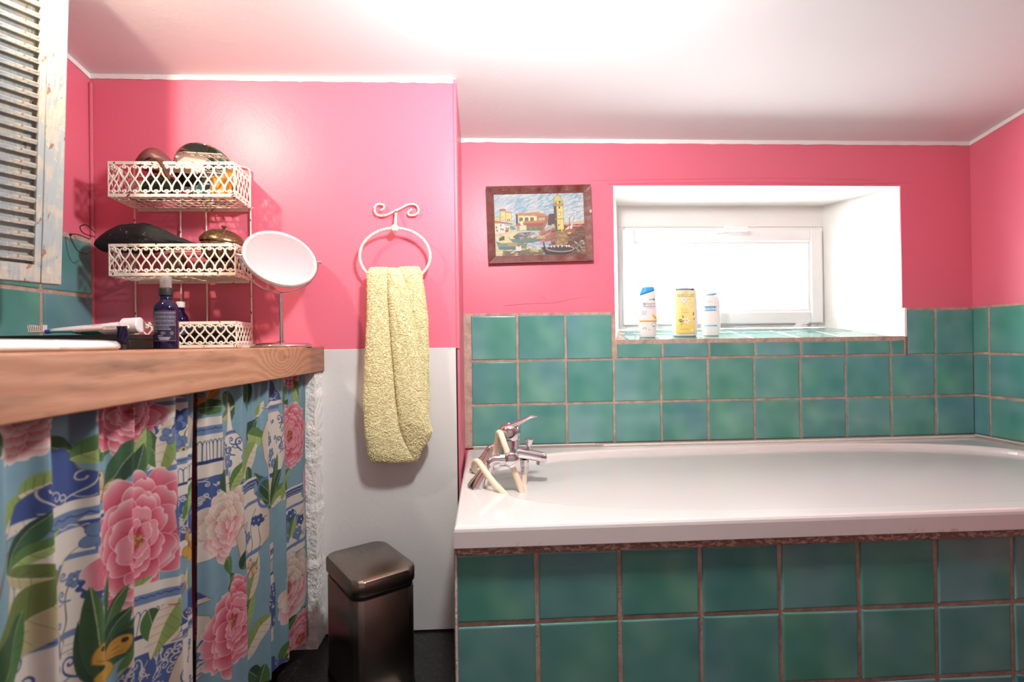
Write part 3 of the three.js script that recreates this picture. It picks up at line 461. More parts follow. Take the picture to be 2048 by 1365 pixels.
  peony(.742, .455, .062, 1, .1, 1.05); leaf(.75, .505, .045, .02, -.2, 0); leaf(.72, .50, .06, .02, .6, 1); leaf(.73, .395, .06, .022, 3.3, 1); leaf(.76, .40, .05, .02, 2.6, 0);
  vase(.645, .50, .165, .125, 'round'); c.strokeStyle = '#5f7cb4'; c.lineWidth = .006 * S; c.beginPath(); c.ellipse(X(.592), Y(.462), .018 * S, .028 * S, 0, 0, 6.3); c.stroke();
  leaf(.50, .44, .08, .03, 1.2, 1); leaf(.51, .42, .09, .03, .6, 3); leaf(.49, .455, .06, .028, 2.2, 0); vase(.418, .425, .155, .155, 'round'); leaf(.43, .31, .05, .02, .4, 1);
  vase(.565, .345, .20, .055, 'urn'); 
  peony(.722, .275, .076, 0, .5, 1.08); leaf(.76, .345, .05, .022, 1.4, 0); leaf(.70, .355, .05, .02, .5, 2); leaf(.665, .21, .09, .03, .5, 1); leaf(.64, .27, .08, .026, .4, 3); leaf(.66, .16, .10, .036, .9, 3); leaf(.64, .135, .06, .026, 2.4, 2);
  butterfly(.635, .325, .022, .9, 2); peony(.44, .20, .088, 1, -.1, .95); leaf(.46, .262, .04, .02, .1, 0); leaf(.50, .115, .07, .03, -2.6, 0); leaf(.43, .12, .06, .028, 3.4, 1); leaf(.395, .13, .06, .03, 2.7, 0);
  peony(.40, .06, .07, 0, .4); leaf(.46, .105, .055, .022, 1.2, 0); vase(.56, .115, .20, .12, 'jar'); vase(.73, .14, .20, .11, 'bottle'); butterfly(.50, .085, .016, .3, 0); leaf(.62, .06, .07, .026, .3, 0); spray(.68, .06, 4, .07, -.8, .9, [0, 3]);
  peony(.33, .42, .05, 2); leaf(.335, .33, .06, .02, .3, 0);
});
M.curtain = std({ map: texCurtain, color: new THREE.Color(.50, .50, .50), roughness: .85, side: THREE.DoubleSide, sheen: .2, sheenRoughness: .8 });
function curtain(z0, z1, folds, label, y0) {
  const n = 260, m = 40, pos = [], uv = [], idx = [];
  for (let j = 0; j <= m; j++) for (let i = 0; i <= n; i++) {
    const t = i / n, v = j / m, z = lerp(z0, z1, t), yb = y0(z), top = .688;
    const y = lerp(top, yb, v);
    let fold = 0; for (const [c, w, a] of folds) { const q = (z - c - .010 * (v - .3) * Math.sin(c * 90)) / w; fold += 1.55 * a * Math.exp(-q * q); }
    const gather = .0035 * Math.sin(z * 210 + 3 * Math.sin(z * 31)) * (1 - smooth(0, .25, v));
    pos.push(-.448 + fold * (.55 + .45 * v) + gather + .003 * Math.sin(z * 34 + 2) * v + .004 * fbm(z * 9, y * 4, 3), y, z + .004 * Math.sin(z * 47) * v);
    uv.push((CZ1 - z) / (CZ1 - CZ0), 1 - (CY1 - y) / (CY1 - CY0));
  }
  for (let j = 0; j < m; j++) for (let i = 0; i < n; i++) { const a = j * (n + 1) + i, b = a + 1, d = a + n + 1, e = d + 1; idx.push(a, b, e, a, e, d); }
  const g = new THREE.BufferGeometry(); g.setAttribute('position', new THREE.Float32BufferAttribute(pos, 3)); g.setAttribute('uv', new THREE.Float32BufferAttribute(uv, 2)); g.setIndex(idx); g.computeVertexNormals();
  single('curtain', g, M.curtain, label, 'curtain', 'floral curtains under the worktop');
}
curtain(.836, 1.70, [[.862, .010, .006], [.893, .013, .010], [.955, .020, -.006], [.985, .011, .012], [1.04, .012, .012], [1.07, .015, -.005], [1.103, .010, .013], [1.16, .02, .012], [1.23, .02, .014], [1.32, .02, .014], [1.42, .025, .015], [1.53, .025, .015], [1.63, .02, .014]], 'floral blue curtain nearest the camera left of the dark gap', () => .045);
curtain(.347, .808, [[.80, .010, -.012], [.758, .012, .010], [.694, .012, .010], [.64, .02, -.004], [.586, .012, .010], [.50, .014, .009], [.44, .03, -.005], [.385, .02, .005]], 'floral blue curtain hanging beside the white plaster post', (z) => .04 + .05 * smooth(.34, .62, z) - .01 * smooth(.7, .8, z));

// ---------------------------------------------------------------- pedal bin
{
  const b = thing('pedal_bin', 'brushed steel square pedal bin with domed lid on the floor', 'bin', [-.268, 0, .462], .59);
  const rrect = (w, d, r) => { const s = new THREE.Shape(), x = w / 2, y = d / 2; s.moveTo(-x + r, -y); s.lineTo(x - r, -y); s.absarc(x - r, -y + r, r, -Math.PI / 2, 0); s.lineTo(x, y - r); s.absarc(x - r, y - r, r, 0, Math.PI / 2); s.lineTo(-x + r, y); s.absarc(-x + r, y - r, r, Math.PI / 2, Math.PI); s.lineTo(-x, -y + r); s.absarc(-x + r, -y + r, r, Math.PI, 1.5 * Math.PI); return s; };
  const ex = (w, d, r, y0, y1, bev, seg = 5) => new THREE.ExtrudeGeometry(rrect(w - 2 * bev, d - 2 * bev, r - bev), { depth: y1 - y0 - bev * 2, bevelEnabled: bev > 0, bevelSize: bev, bevelThickness: bev, bevelSegments: seg, curveSegments: 10 }).rotateX(-Math.PI / 2).translate(0, y0 + bev, 0);
  mesh('body', merge([toCreasedNormals(ex(.142, .196, .03, .014, .226, .0015, 2), .6)]), M.steel, b);
  mesh('base', merge([ex(.146, .2, .032, 0, .016, .002, 2)]), M.blackPlastic, b, 'black plastic base');
  mesh('seam', merge([ex(.138, .192, .028, .222, .236, .001, 1)]), M.blackPlastic, b);
  mesh('lid', merge([toCreasedNormals(ex(.149, .203, .034, .233, .268, .007, 6), .9)]), M.steel, b);
  mesh('pedal', merge([box(-.034, .034, .012, .018, .09, .122, .003), box(-.006, .006, .012, .017, .07, .1)]), M.steel, b);
}

// ---------------------------------------------------------------- towel ring and towel
{
  const t = thing('towel_ring', 'cream painted iron towel ring with scrolled wall bracket', 'towel ring', [-.228, 1.055, ZP]);
  mesh('scroll', merge([tube([[-0.0398, 0.0478, .008], [-0.0322, 0.0535, .008], [-0.0313, 0.0611, .008], [-0.0398, 0.0645, .008], [-0.0502, 0.0630, .008], [-0.0559, 0.0525, .008], [-0.0521, 0.0393, .008], [-0.0398, 0.0341, .008], [-0.0246, 0.0364, .008], [-0.0095, 0.0434, .008], [0.0000, 0.0478, .008], [0.0171, 0.0563, .008], [0.0303, 0.0630, .008], [0.0417, 0.0648, .008], [0.0531, 0.0611, .008], [0.0582, 0.0506, .008], [0.0550, 0.0402, .008], [0.0426, 0.0351, .008], [0.0332, 0.0364, .008], [0.0309, 0.0421, .008], [0.0360, 0.0478, .008], [0.0413, 0.0516, .008]], .0027, 160, 8)]), M.ringPaint, t);
  mesh('stem', merge([rod([0, .047, .004], [0, .047, .013], .0035), rod([0, .047, .009], [.001, .004, .03], .003, .0034)]), M.ringPaint, t);
  mesh('screw', merge([new THREE.SphereGeometry(.0042, 16, 10).scale(1, 1, .6).translate(0, .044, .014), rod([0, .044, 0], [0, .044, .013], .002)]), M.chrome, t, 'shiny screw head');
  mesh('ball', merge([new THREE.SphereGeometry(.0105, 24, 16).translate(.0, -.004, .031)]), M.ringPaint, t);
  const ring = []; for (let k = 0; k < 48; k++) { const a = k / 48 * 6.2832; ring.push([.0895 * Math.sin(a), -.075 + .0715 * Math.cos(a), .032]); }
  mesh('ring', merge([tube(ring, .0036, 120, 10, true)]), M.ringPaint, t);
}
{
  // folds of the towel: columns of changing width, laid over the ring and hanging down
  const s = 1.338 / 1033, px = (x, y) => { const d = 1.646 - .31, u = (x - 1024) / 1033, v = -(y - 682.5) / 1033; const e = [.99857 * u + .01353 * v + .05173, -.01375 * u + .9999 * v + .004, .05167 * u + .00471 * v - .99865], k = (.31 - 1.646) / e[2]; return [e[0] * k, .752 + e[1] * k]; };
  const lobes = [   // [height line in the photo, left, right, depth centre, half depth]
    [[[536, 741, 776, .312, .008], [548, 736, 783, .316, .016], [580, 738, 784, .318, .019], [640, 737, 785, .320, .020], [720, 733, 792, .321, .021], [800, 730, 799, .322, .022], [870, 733, 812, .322, .022], [905, 738, 826, .321, .02], [918, 742, 834, .320, .017], [923, 746, 836, .319, .010]]],
    [[[538, 776, 800, .318, .008], [550, 777, 806, .322, .015], [590, 780, 820, .328, .018], [650, 785, 831, .330, .019], [720, 790, 842, .331, .019], [800, 797, 852, .331, .020], [845, 802, 860, .330, .02], [862, 806, 866, .329, .017], [880, 812, 858, .328, .013], [900, 822, 843, .326, .010], [915, 828, 838, .324, .006]]],
    [[[534, 800, 838, .306, .008], [546, 798, 843, .308, .014], [580, 806, 848, .310, .017], [640, 818, 855, .310, .018], [720, 826, 857, .310, .018], [800, 826, 858, .310, .018], [840, 828, 857, .310, .015], [850, 832, 855, .310, .008]]]];
  const geos = lobes.map(([L], li) => {
    const rings = [], M2 = 90, K = 72;
    for (let j = 0; j <= M2; j++) {
      const q = j / M2 * (L.length - 1), k = Math.min(L.length - 2, Math.floor(q)), t = q - k, r = L[k].map((a, i) => lerp(a, L[k + 1][i], t));
      const [xl, y] = px(r[1], r[0]), [xr] = px(r[2], r[0]), cx = (xl + xr) / 2, a = (xr - xl) / 2, ring = [];
      for (let i = 0; i < K; i++) {
        const an = i / K * 6.2832, c = Math.cos(an), sn = Math.sin(an), e = .72, sx = Math.sign(c) * Math.abs(c) ** e, sz = Math.sign(sn) * Math.abs(sn) ** e;
        const wob = .0022 * fbm(c * 2.2 + li * 9, sn * 2.2, y * 14) + .0011 * N3(c * 26 * (a / .03), y * 420, sn * 26);
        ring.push(V(cx + (a + wob) * sx, y + (j === 0 || j === M2 ? 0 : .0008 * N3(an * 9, y * 300, li)), r[3] + (r[4] + wob * 1.4) * sz));
      }
      rings.push(ring);
    }
    return outward(loft(rings));
  });
  const tw = single('hand_towel', merge(geos), M.towel, 'yellow green terry hand towel folded over the ring', 'towel');
  const tuft = new THREE.IcosahedronGeometry(.0013, 0), smp = new MeshSurfaceSampler(tw); smp.setRandomGenerator(rnd); smp.build(); const NT = 42000, pile = new THREE.InstancedMesh(tuft, M.towel, NT); pile.name = 'terry_loops'; pile.userData.kind = 'stuff'; pile.castShadow = pile.receiveShadow = true;
  const P0 = V(), N0 = V(), Q0 = new THREE.Quaternion(), S0 = V(), M0 = new THREE.Matrix4();
  for (let i = 0; i < NT; i++) { smp.sample(P0, N0); P0.addScaledVector(N0, rr(-.0004, .0009)); P0.y -= .0006; Q0.setFromUnitVectors(V(0, 1, 0), N0.add(V(rr(-.5, .5), rr(-.9, .1), rr(-.5, .5))).normalize()); S0.set(rr(.6, 1), rr(1, 1.9), rr(.6, 1)); pile.setMatrixAt(i, M0.compose(P0, Q0, S0)); const k = rr(.86, 1.04); pile.setColorAt(i, new THREE.Color(k, k, k * rr(.9, 1.02))); }
  tw.add(pile);
}

// ---------------------------------------------------------------- framed picture
{
  const f = thing('framed_picture', 'framed oil painting of a harbour with a yellow lighthouse tower', 'picture', [.178, 1.129, .0]);
  f.rotation.z = .022; const w = .333, h = .243, b = .0235;
  const bar = (len, side) => { const s = [[-len / 2, 0], [len / 2, 0], [len / 2 - b, b], [-len / 2 + b, b]]; const g = prism(s, .002, .020, 'z'), p = g.attributes.position; for (let i = 0; i < p.count; i++) if (p.getZ(i) > .01 && p.getY(i) > b * .9) p.setZ(i, .013); g.computeVertexNormals(); return g; };
  const wood = std({ map: tiled(dataTex(256, 256, (i, j, u, v) => { const s = pn(u * 1, v, 80, 3) * .5 + pf(u, v, 12, 6); return [104 + 26 * s, 40 + 16 * s, 26 + 12 * s]; }), 5), roughness: .28, clearcoat: .4, bumpMap: tiled(texPlasterBump, 16), bumpScale: .0012 });
  for (const [len, ang, x, y] of [[w, 0, 0, -h / 2], [w, Math.PI, 0, h / 2], [h, Math.PI / 2, w / 2, 0], [h, -Math.PI / 2, -w / 2, 0]]) mesh('frame_bar', merge([bar(len).rotateZ(ang).translate(x, y, 0)]), wood, f);
  const tex = canvasTex(1024, 706, (c, W, Hh) => {
    const sx = W / 1400, sy = Hh / 970, X = (x) => (x - 195) * sx, Y = (y) => (y - 190) * sy;
    const poly = (pts, col, st) => { c.beginPath(); pts.forEach(([x, y], i) => i ? c.lineTo(X(x), Y(y)) : c.moveTo(X(x), Y(y))); c.closePath(); c.fillStyle = col; c.fill(); if (st) { c.strokeStyle = st; c.lineWidth = 3; c.stroke(); } };
    const dab = (x0, x1, y0, y1, n, cols, l, wd, an = 0) => { for (let i = 0; i < n; i++) { c.strokeStyle = cols[Math.floor(rnd() * cols.length)]; c.lineWidth = rr(.5, 1) * wd; c.lineCap = 'round'; c.globalAlpha = .6; const x = rr(x0, x1), y = rr(y0, y1), a = an + rr(-.35, .35), d = l * rr(.4, 1); c.beginPath(); c.moveTo(X(x), Y(y)); c.lineTo(X(x + d * Math.cos(a)), Y(y + d * Math.sin(a))); c.stroke(); } c.globalAlpha = 1; };
    c.fillStyle = '#b9c6cc'; c.fillRect(0, 0, W, Hh);
    dab(180, 1600, 170, 720, 900, ['#c9d2d4', '#a9bcc8', '#d9dcda', '#8fb0c6', '#bcbcc4', '#e4e4e0'], 130, 20, -.45); dab(500, 700, 250, 500, 24, ['#7aa9c6'], 110, 16, -.6); dab(880, 1100, 220, 420, 22, ['#7aa9c6'], 100, 16, -.7); dab(1380, 1600, 250, 520, 30, ['#86a8c8', '#f0eeea'], 90, 20, -.5);
    // sea and sand
    poly([[960, 790], [1600, 730], [1600, 1180], [600, 1180], [640, 990]], '#6d4a3c'); dab(980, 1590, 740, 1150, 420, ['#6a4536', '#8a5e46', '#55342a', '#96705a', '#5b4a48'], 120, 16, 0); dab(1130, 1290, 790, 1000, 130, ['#b29060', '#c8a468', '#8a6a44'], 60, 16, .2);
    dab(860, 1080, 780, 960, 110, ['#b0604c', '#c47a64', '#96505a'], 80, 16, -.6); dab(660, 1000, 950, 1090, 190, ['#b6b8c8', '#d6d6dc', '#9aa4bc'], 110, 18, .1);
    poly([[195, 1000], [560, 1060], [760, 1060], [990, 1170], [195, 1190]], '#d8cb92'); dab(200, 960, 1030, 1170, 260, ['#e2d8a0', '#cfc080', '#b8a468', '#efe6b8'], 90, 14, .1); dab(300, 900, 1080, 1170, 90, ['#5c4630', '#6e543a'], 110, 16, -.2);
    poly([[200, 860], [420, 780], [560, 790], [560, 940], [240, 960]], '#e0d49a'); dab(210, 540, 800, 940, 110, ['#efe4b0', '#cfc488', '#d8cc98'], 60, 12, 0);
    // far shore
    poly([[1270, 690], [1600, 670], [1600, 730], [1270, 760]], '#8c3a30'); poly([[1280, 650], [1600, 640], [1600, 680], [1280, 690]], '#d8b894'); dab(1280, 1590, 690, 730, 30, ['#e8c8b8', '#a84a3a'], 70, 8, 0);
    // castle
    poly([[290, 440], [370, 430], [372, 600], [290, 600]], '#e0cf72', '#6a5a3a'); poly([[285, 425], [372, 425], [372, 455], [285, 455]], '#b8704a', '#5a3a2a'); poly([[372, 470], [460, 470], [462, 620], [372, 620]], '#e6d67e', '#6a5a3a'); poly([[372, 465], [462, 465], [462, 490], [372, 490]], '#c98a50'); poly([[195, 545], [280, 545], [280, 620], [195, 620]], '#d8c468', '#6a5a3a'); dab(295, 455, 480, 600, 40, ['#efe6a0', '#c8b060'], 26, 10, 1.4); poly([[395, 580], [410, 580], [410, 610], [395, 610]], '#3a3026'); poly([[425, 580], [438, 580], [438, 610], [425, 610]], '#3a3026');
    // houses
    poly([[195, 640], [440, 690], [440, 800], [195, 820]], '#e6d8b4', '#7a6a52'); poly([[195, 600], [470, 650], [475, 672], [195, 632]], '#b8553c'); poly([[255, 650], [345, 665], [345, 770], [255, 770]], '#ece6d8'); for (const [x, y] of [[215, 690], [225, 740], [285, 720], [315, 725], [370, 710], [400, 715], [285, 660]]) poly([[x, y], [x + 18, y], [x + 18, y + 34], [x, y + 34]], '#57604a'); dab(430, 510, 680, 740, 36, ['#4f8a3a', '#6aa84a', '#3a6a34'], 24, 12, .5); poly([[360, 750], [410, 740], [410, 780], [360, 790]], '#a8392f');
    // church
    poly([[530, 500], [560, 500], [560, 680], [528, 690]], '#2e2c30'); poly([[560, 530], [860, 520], [860, 640], [560, 660]], '#e2cf78', '#7a643a'); poly([[530, 500], [880, 482], [1040, 540], [860, 545], [560, 530]], '#c9803e'); dab(560, 860, 492, 528, 60, ['#d8954e', '#b06a34'], 60, 8, 0);
    for (const x of [580, 665, 750]) { c.strokeStyle = '#f0ead8'; c.lineWidth = 14; c.beginPath(); c.moveTo(X(x + 40), Y(545)); c.quadraticCurveTo(X(x + 90), Y(560), X(x + 75), Y(625)); c.stroke(); poly([[x, 570], [x + 55, 560], [x + 58, 615], [x, 625]], '#6a5a3c'); }
    poly([[860, 540], [1040, 545], [1050, 600], [940, 780], [860, 640]], '#a86a46'); poly([[880, 575], [980, 565], [980, 610], [880, 620]], '#c9a888'); poly([[640, 620], [950, 615], [950, 650], [650, 655]], '#c07a3c'); poly([[640, 655], [950, 650], [950, 700], [660, 712]], '#a23a2c'); poly([[690, 712], [950, 700], [950, 775], [690, 770]], '#7a7a4a'); dab(700, 940, 710, 760, 70, ['#3f4a2a', '#98925a', '#5a5a34'], 20, 7, 1.5); poly([[540, 690], [690, 680], [690, 760], [545, 765]], '#e6dcaa', '#6a5a42'); poly([[540, 690], [585, 690], [585, 765], [545, 765]], '#d08a4a'); poly([[530, 670], [580, 640], [600, 690], [530, 690]], '#a44a36'); poly([[598, 625], [635, 610], [628, 680], [608, 680]], '#efe8d4');
    poly([[1040, 520], [1130, 510], [1130, 700], [1020, 690]], '#54303a'); poly([[960, 770], [1100, 670], [1130, 680], [1120, 730], [985, 790]], '#c8b49a', '#6a5246');
    // lighthouse tower
    poly([[1130, 380], [1265, 380], [1275, 760], [1140, 770]], '#e8d86e', '#4a3a2c'); poly([[1120, 400], [1165, 390], [1170, 765], [1135, 768]], '#5c4438'); dab(1175, 1265, 400, 750, 120, ['#f2e68c', '#dcc656', '#efe0a0'], 50, 12, 1.5); poly([[1115, 370], [1275, 370], [1275, 392], [1115, 395]], '#c8a85a', '#3a2c22'); poly([[1130, 315], [1260, 315], [1258, 370], [1132, 370]], '#d8c468', '#3a2c22'); poly([[1130, 300], [1150, 250], [1185, 210], [1230, 245], [1255, 300], [1265, 320], [1120, 320]], '#dcc872', '#4a382a'); poly([[1178, 220], [1185, 190], [1192, 220]], '#7a3a34'); for (const [x, y, w2, h2] of [[1150, 335, 14, 30], [1210, 320, 18, 34], [1200, 400, 20, 36], [1185, 680, 16, 24]]) poly([[x, y], [x + w2, y], [x + w2, y + h2], [x, y + h2]], '#3a2e28'); poly([[1185, 505], [1222, 502], [1222, 545], [1185, 548]], '#f2f0ea', '#5a4a3a'); poly([[1140, 595], [1270, 590], [1270, 604], [1140, 608]], '#a8925a');
    // sail boat
    poly([[1355, 760], [1440, 560], [1400, 760]], '#ecd4d0', '#8a6a62'); poly([[1280, 770], [1360, 700], [1390, 745], [1330, 765]], '#e6cfc8'); c.strokeStyle = '#3a2c28'; c.lineWidth = 6; c.beginPath(); c.moveTo(X(1355), Y(780)); c.lineTo(X(1365), Y(580)); c.stroke(); poly([[1275, 775], [1455, 765], [1420, 805], [1300, 805]], '#b8602f'); poly([[1310, 810], [1390, 808], [1370, 835], [1330, 835]], '#d8c070');
    // moored boats and figures
    poly([[400, 870], [440, 900], [860, 880], [880, 930], [760, 960], [480, 950]], '#5c7a6a', '#3a4238'); poly([[470, 860], [560, 800], [760, 790], [830, 880], [520, 900]], '#5a5450'); dab(560, 820, 800, 880, 70, ['#8a8480', '#3c3838', '#b8b0aa', '#d8b8b0'], 40, 12, .6); dab(840, 960, 850, 900, 40, ['#d8cc6a', '#a8a04a'], 26, 12, 0); poly([[690, 870], [720, 850], [725, 890], [695, 890]], '#c8b83a'); poly([[750, 850], [800, 830], [825, 870], [760, 885]], '#e0c4c0'); c.strokeStyle = '#d8c8a0'; c.lineWidth = 8; c.beginPath(); c.moveTo(X(900), Y(890)); c.lineTo(X(1030), Y(825)); c.stroke();
    poly([[215, 930], [300, 960], [640, 960], [680, 1030], [560, 1060], [260, 1050]], '#6f8a5a', '#3a4632'); poly([[240, 1010], [640, 1020], [560, 1062], [270, 1055]], '#4a6470'); poly([[380, 950], [540, 950], [530, 1000], [390, 1000]], '#b09060'); c.strokeStyle = '#7a7468'; c.lineWidth = 11; c.beginPath(); c.moveTo(X(655), Y(1050)); c.lineTo(X(700), Y(880)); c.stroke();
    poly([[255, 880], [340, 840], [345, 905], [265, 920]], '#2c2622'); poly([[270, 840], [320, 815], [325, 850], [280, 860]], '#d8b040'); poly([[510, 1010], [590, 1000], [610, 1060], [585, 1085], [515, 1085]], '#e6d8d4'); poly([[515, 1085], [585, 1083], [580, 1105], [515, 1105]], '#34343c'); c.fillStyle = '#a8443a'; c.beginPath(); c.arc(X(560), Y(1000), 12, 0, 6.3); c.fill();
    poly([[910, 1040], [960, 1030], [1120, 1090], [1420, 1060], [1425, 1100], [1300, 1150], [980, 1155]], '#2e2626', '#191414'); c.strokeStyle = '#b8a49a'; c.lineWidth = 12; c.beginPath(); c.ellipse(X(1200), Y(1060), 215 * sx, 48 * sy, .04, 0, 6.3); c.stroke(); c.fillStyle = '#4a3434'; c.beginPath(); c.ellipse(X(1200), Y(1060), 200 * sx, 38 * sy, .04, 0, 6.3); c.fill(); for (const x of [1065, 1110, 1170, 1230, 1300, 1340]) poly([[x - 12, 1010], [x + 14, 1012], [x + 10, 1042], [x - 8, 1040]], '#efe6da'); poly([[935, 960], [955, 955], [985, 1130], [965, 1140]], '#2a1e1e'); c.fillStyle = '#b0302a'; c.beginPath(); c.arc(X(945), Y(960), 11, 0, 6.3); c.fill(); dab(1430, 1590, 940, 1110, 60, ['#2c2a2a', '#5a5a5c', '#a88a5a', '#cfd6da'], 40, 16, .5);
    dab(190, 1600, 180, 1180, 500, ['rgba(255,255,255,.16)', 'rgba(40,30,20,.14)'], 26, 5, -.3);
  });
  const g = new THREE.PlaneGeometry(w - 2 * b + .002, h - 2 * b + .002).translate(0, 0, .0102);
  mesh('painting', g, std({ map: tex, color: new THREE.Color(.66, .66, .66), roughness: .5, bumpMap: texPlasterBump, bumpScale: .0006 }), f, 'harbour scene in oils');
  mesh('backing', merge([box(-w / 2 + .004, w / 2 - .004, -h / 2 + .004, h / 2 - .004, .0012, .0098)]), M.blackPlastic, f);
}

// ---------------------------------------------------------------- shutter door over the basin
{
  const th = .61, s = thing('louvred_shutter', 'old louvred shutter door with peeling grey blue paint', 'shutter', [-.82, .877, .60], 0);
  // local +x runs along the leaf away from the camera to its free edge at x = 0; the leaf stands on its lower free corner
  s.rotation.order = 'YXZ'; s.rotation.y = Math.PI / 2 - th; s.rotation.z = -.03;
  const W = .335, Hh = .62, st = .040, d = .024, g = (x0, x1, y0, y1, z0 = -d, z1 = 0) => box(x0, x1, y0, y1, z0, z1, .002);
  mesh('stile', merge([g(-.0305, 0, 0, Hh), box(-.0405, -.0295, .033, Hh - .04, -d + .003, -.0025, .002)]), M.shutter, s); mesh('stile', merge([g(-W, -W + .04, 0, Hh)]), M.shutter, s);
  mesh('rail', merge([g(-W + .04, -.031, 0, .030), box(-W + .04, -.031, .029, .034, -d + .003, -.002, .001)]), M.shutter, s); mesh('rail', merge([g(-W + .04, -.031, Hh - .04, Hh)]), M.shutter, s);
  mesh('backing_board', merge([box(-W + .03, -.036, .02, Hh - .03, -d + .001, -d + .004)]), M.shutter, s);
  const sl = boxUV(new RoundedBoxGeometry(W - .08, .0086, .0172, 1, .0014).toNonIndexed());
  for (let y = .0465; y < Hh - .045; y += .0222) { const o = mesh('slat', sl, M.shutter, s); o.position.set(-(W) / 2 + .0005, y, -.0125); o.rotation.x = .38 + rr(-.03, .03); o.rotation.z = rr(-.004, .004); }
  for (const y of [.08, .5]) mesh('hinge', merge([rod([-W - .002, y, -.004], [-W - .002, y + .05, -.004], .004)]), M.chrome, s);
}

// ---------------------------------------------------------------- wire wall rack with three lattice baskets
function heart(w, h, up, x, y) {                          // one ornamental heart in the xy plane
  const k = up ? 1 : -1, P = (a, b) => V(x + a * w, y + k * b * h, 0), out = [];
  for (const s of [-1, 1]) { const c = new THREE.CatmullRomCurve3([P(-.10 * s, -.06), P(.14 * s, .12), P(.36 * s, .36), P(.46 * s, .58), P(.40 * s, .76), P(.22 * s, .82), P(.10 * s, .72)], false, 'centripetal'); out.push(new THREE.TubeGeometry(c, 16, .0022, 5).scale(1, 1, .6)); }
  out.push(new THREE.TorusGeometry(.0031, .0022, 5, 12).translate(x, y + k * .80 * h, 0), rod([x, y + k * .86 * h, 0], [x, y + k * 1.0 * h, 0], .0019, .0019, 6));
  return out;
}
function lattice(len, H, n) {                             // panel in the xy plane from x 0..len, y 0..H
  const out = [box(0, len, 0, .007, -.0012, .0012), box(0, len, H - .007, H, -.0012, .0012)], w = len / n, hh = H / 2 - .0055;
  for (let k = 0; k < n; k++) { const x = (k + .5) * w; out.push(...heart(w, hh, true, x, H / 2), ...heart(w, hh, false, x, H / 2)); }
  out.push(box(0, .002, 0, H, -.001, .001), box(len - .002, len, 0, H, -.001, .001));
  return out;
}
const RX0 = -.888, RX1 = -.600, RZ0 = ZP + .011, RZ1 = .395, RH = .083;
{
  const r = thing('wire_rack', 'cream metal wall rack of three lattice baskets on thin wires', 'rack', [0, WT, 0]);
  const put = (geos, m) => geos.map((g) => g.applyMatrix4(m));
  for (const [i, y] of [.357, .172, .0015].entries()) {
    const H = i === 2 ? .062 : i === 1 ? .075 : RH, fx0 = RX0 + .014, fx1 = RX1 + .014, L = fx1 - fx0, D = RZ1 - RZ0;
    const b = mesh('basket', merge([box(RX0, RX1, y, y + .0025, RZ0, RZ0 + .008), ...(i < 2 ? [box(RX0 + .01, RX1 - .004, y - .006, y + .001, RZ0 - .001, RZ0 + .001)] : []), ...Array.from({ length: 14 }, (_, k) => { const t = (k + .5) / 14; return box(lerp(fx0, fx1, t) - .0016, lerp(fx0, fx1, t) + .0016, y - .001, y + .001, RZ0, RZ1); }), ...Array.from({ length: 5 }, (_, k) => { const z = lerp(RZ0, RZ1, (k + .5) / 5); return box(fx0, fx1, y - .0012, y + .0008, z - .002, z + .002); })]), M.chip, r);
    mesh('front_panel', merge(put(lattice(L, H, 12), new THREE.Matrix4().makeTranslation(fx0, y, RZ1))), M.chip, b);
    for (const [xa, xb] of [[fx0, RX0], [fx1, RX1]]) { const dx = xb - xa, len = Math.hypot(dx, D), m = new THREE.Matrix4().makeRotationY(Math.atan2(D, dx)).setPosition(xa, y, RZ1); mesh('side_panel', merge(put(lattice(len, H, 5), m)), M.chip, b); }
    if (i < 2) mesh('back_rail', merge([rod([RX0, y + H, RZ0], [RX1, y + H, RZ0], .0016, .0016, 8)]), M.chip, b);
  }
  for (const x of [RX0, -.775, -.711, RX1]) mesh('upright_wire', merge([rod([x, 0, RZ0 - .0035], [x, x === RX0 || x === RX1 ? .458 : .40, RZ0 - .0035], .002, .002, 8)]), M.chip, r);
  mesh('top_wire', merge([tube([[RX0, .455, RZ0 - .0035], [RX0 + .008, .464, RZ0 - .0035], [RX1 - .008, .464, RZ0 - .0035], [RX1, .455, RZ0 - .0035]], .002, 40, 8)]), M.chip, r);
}
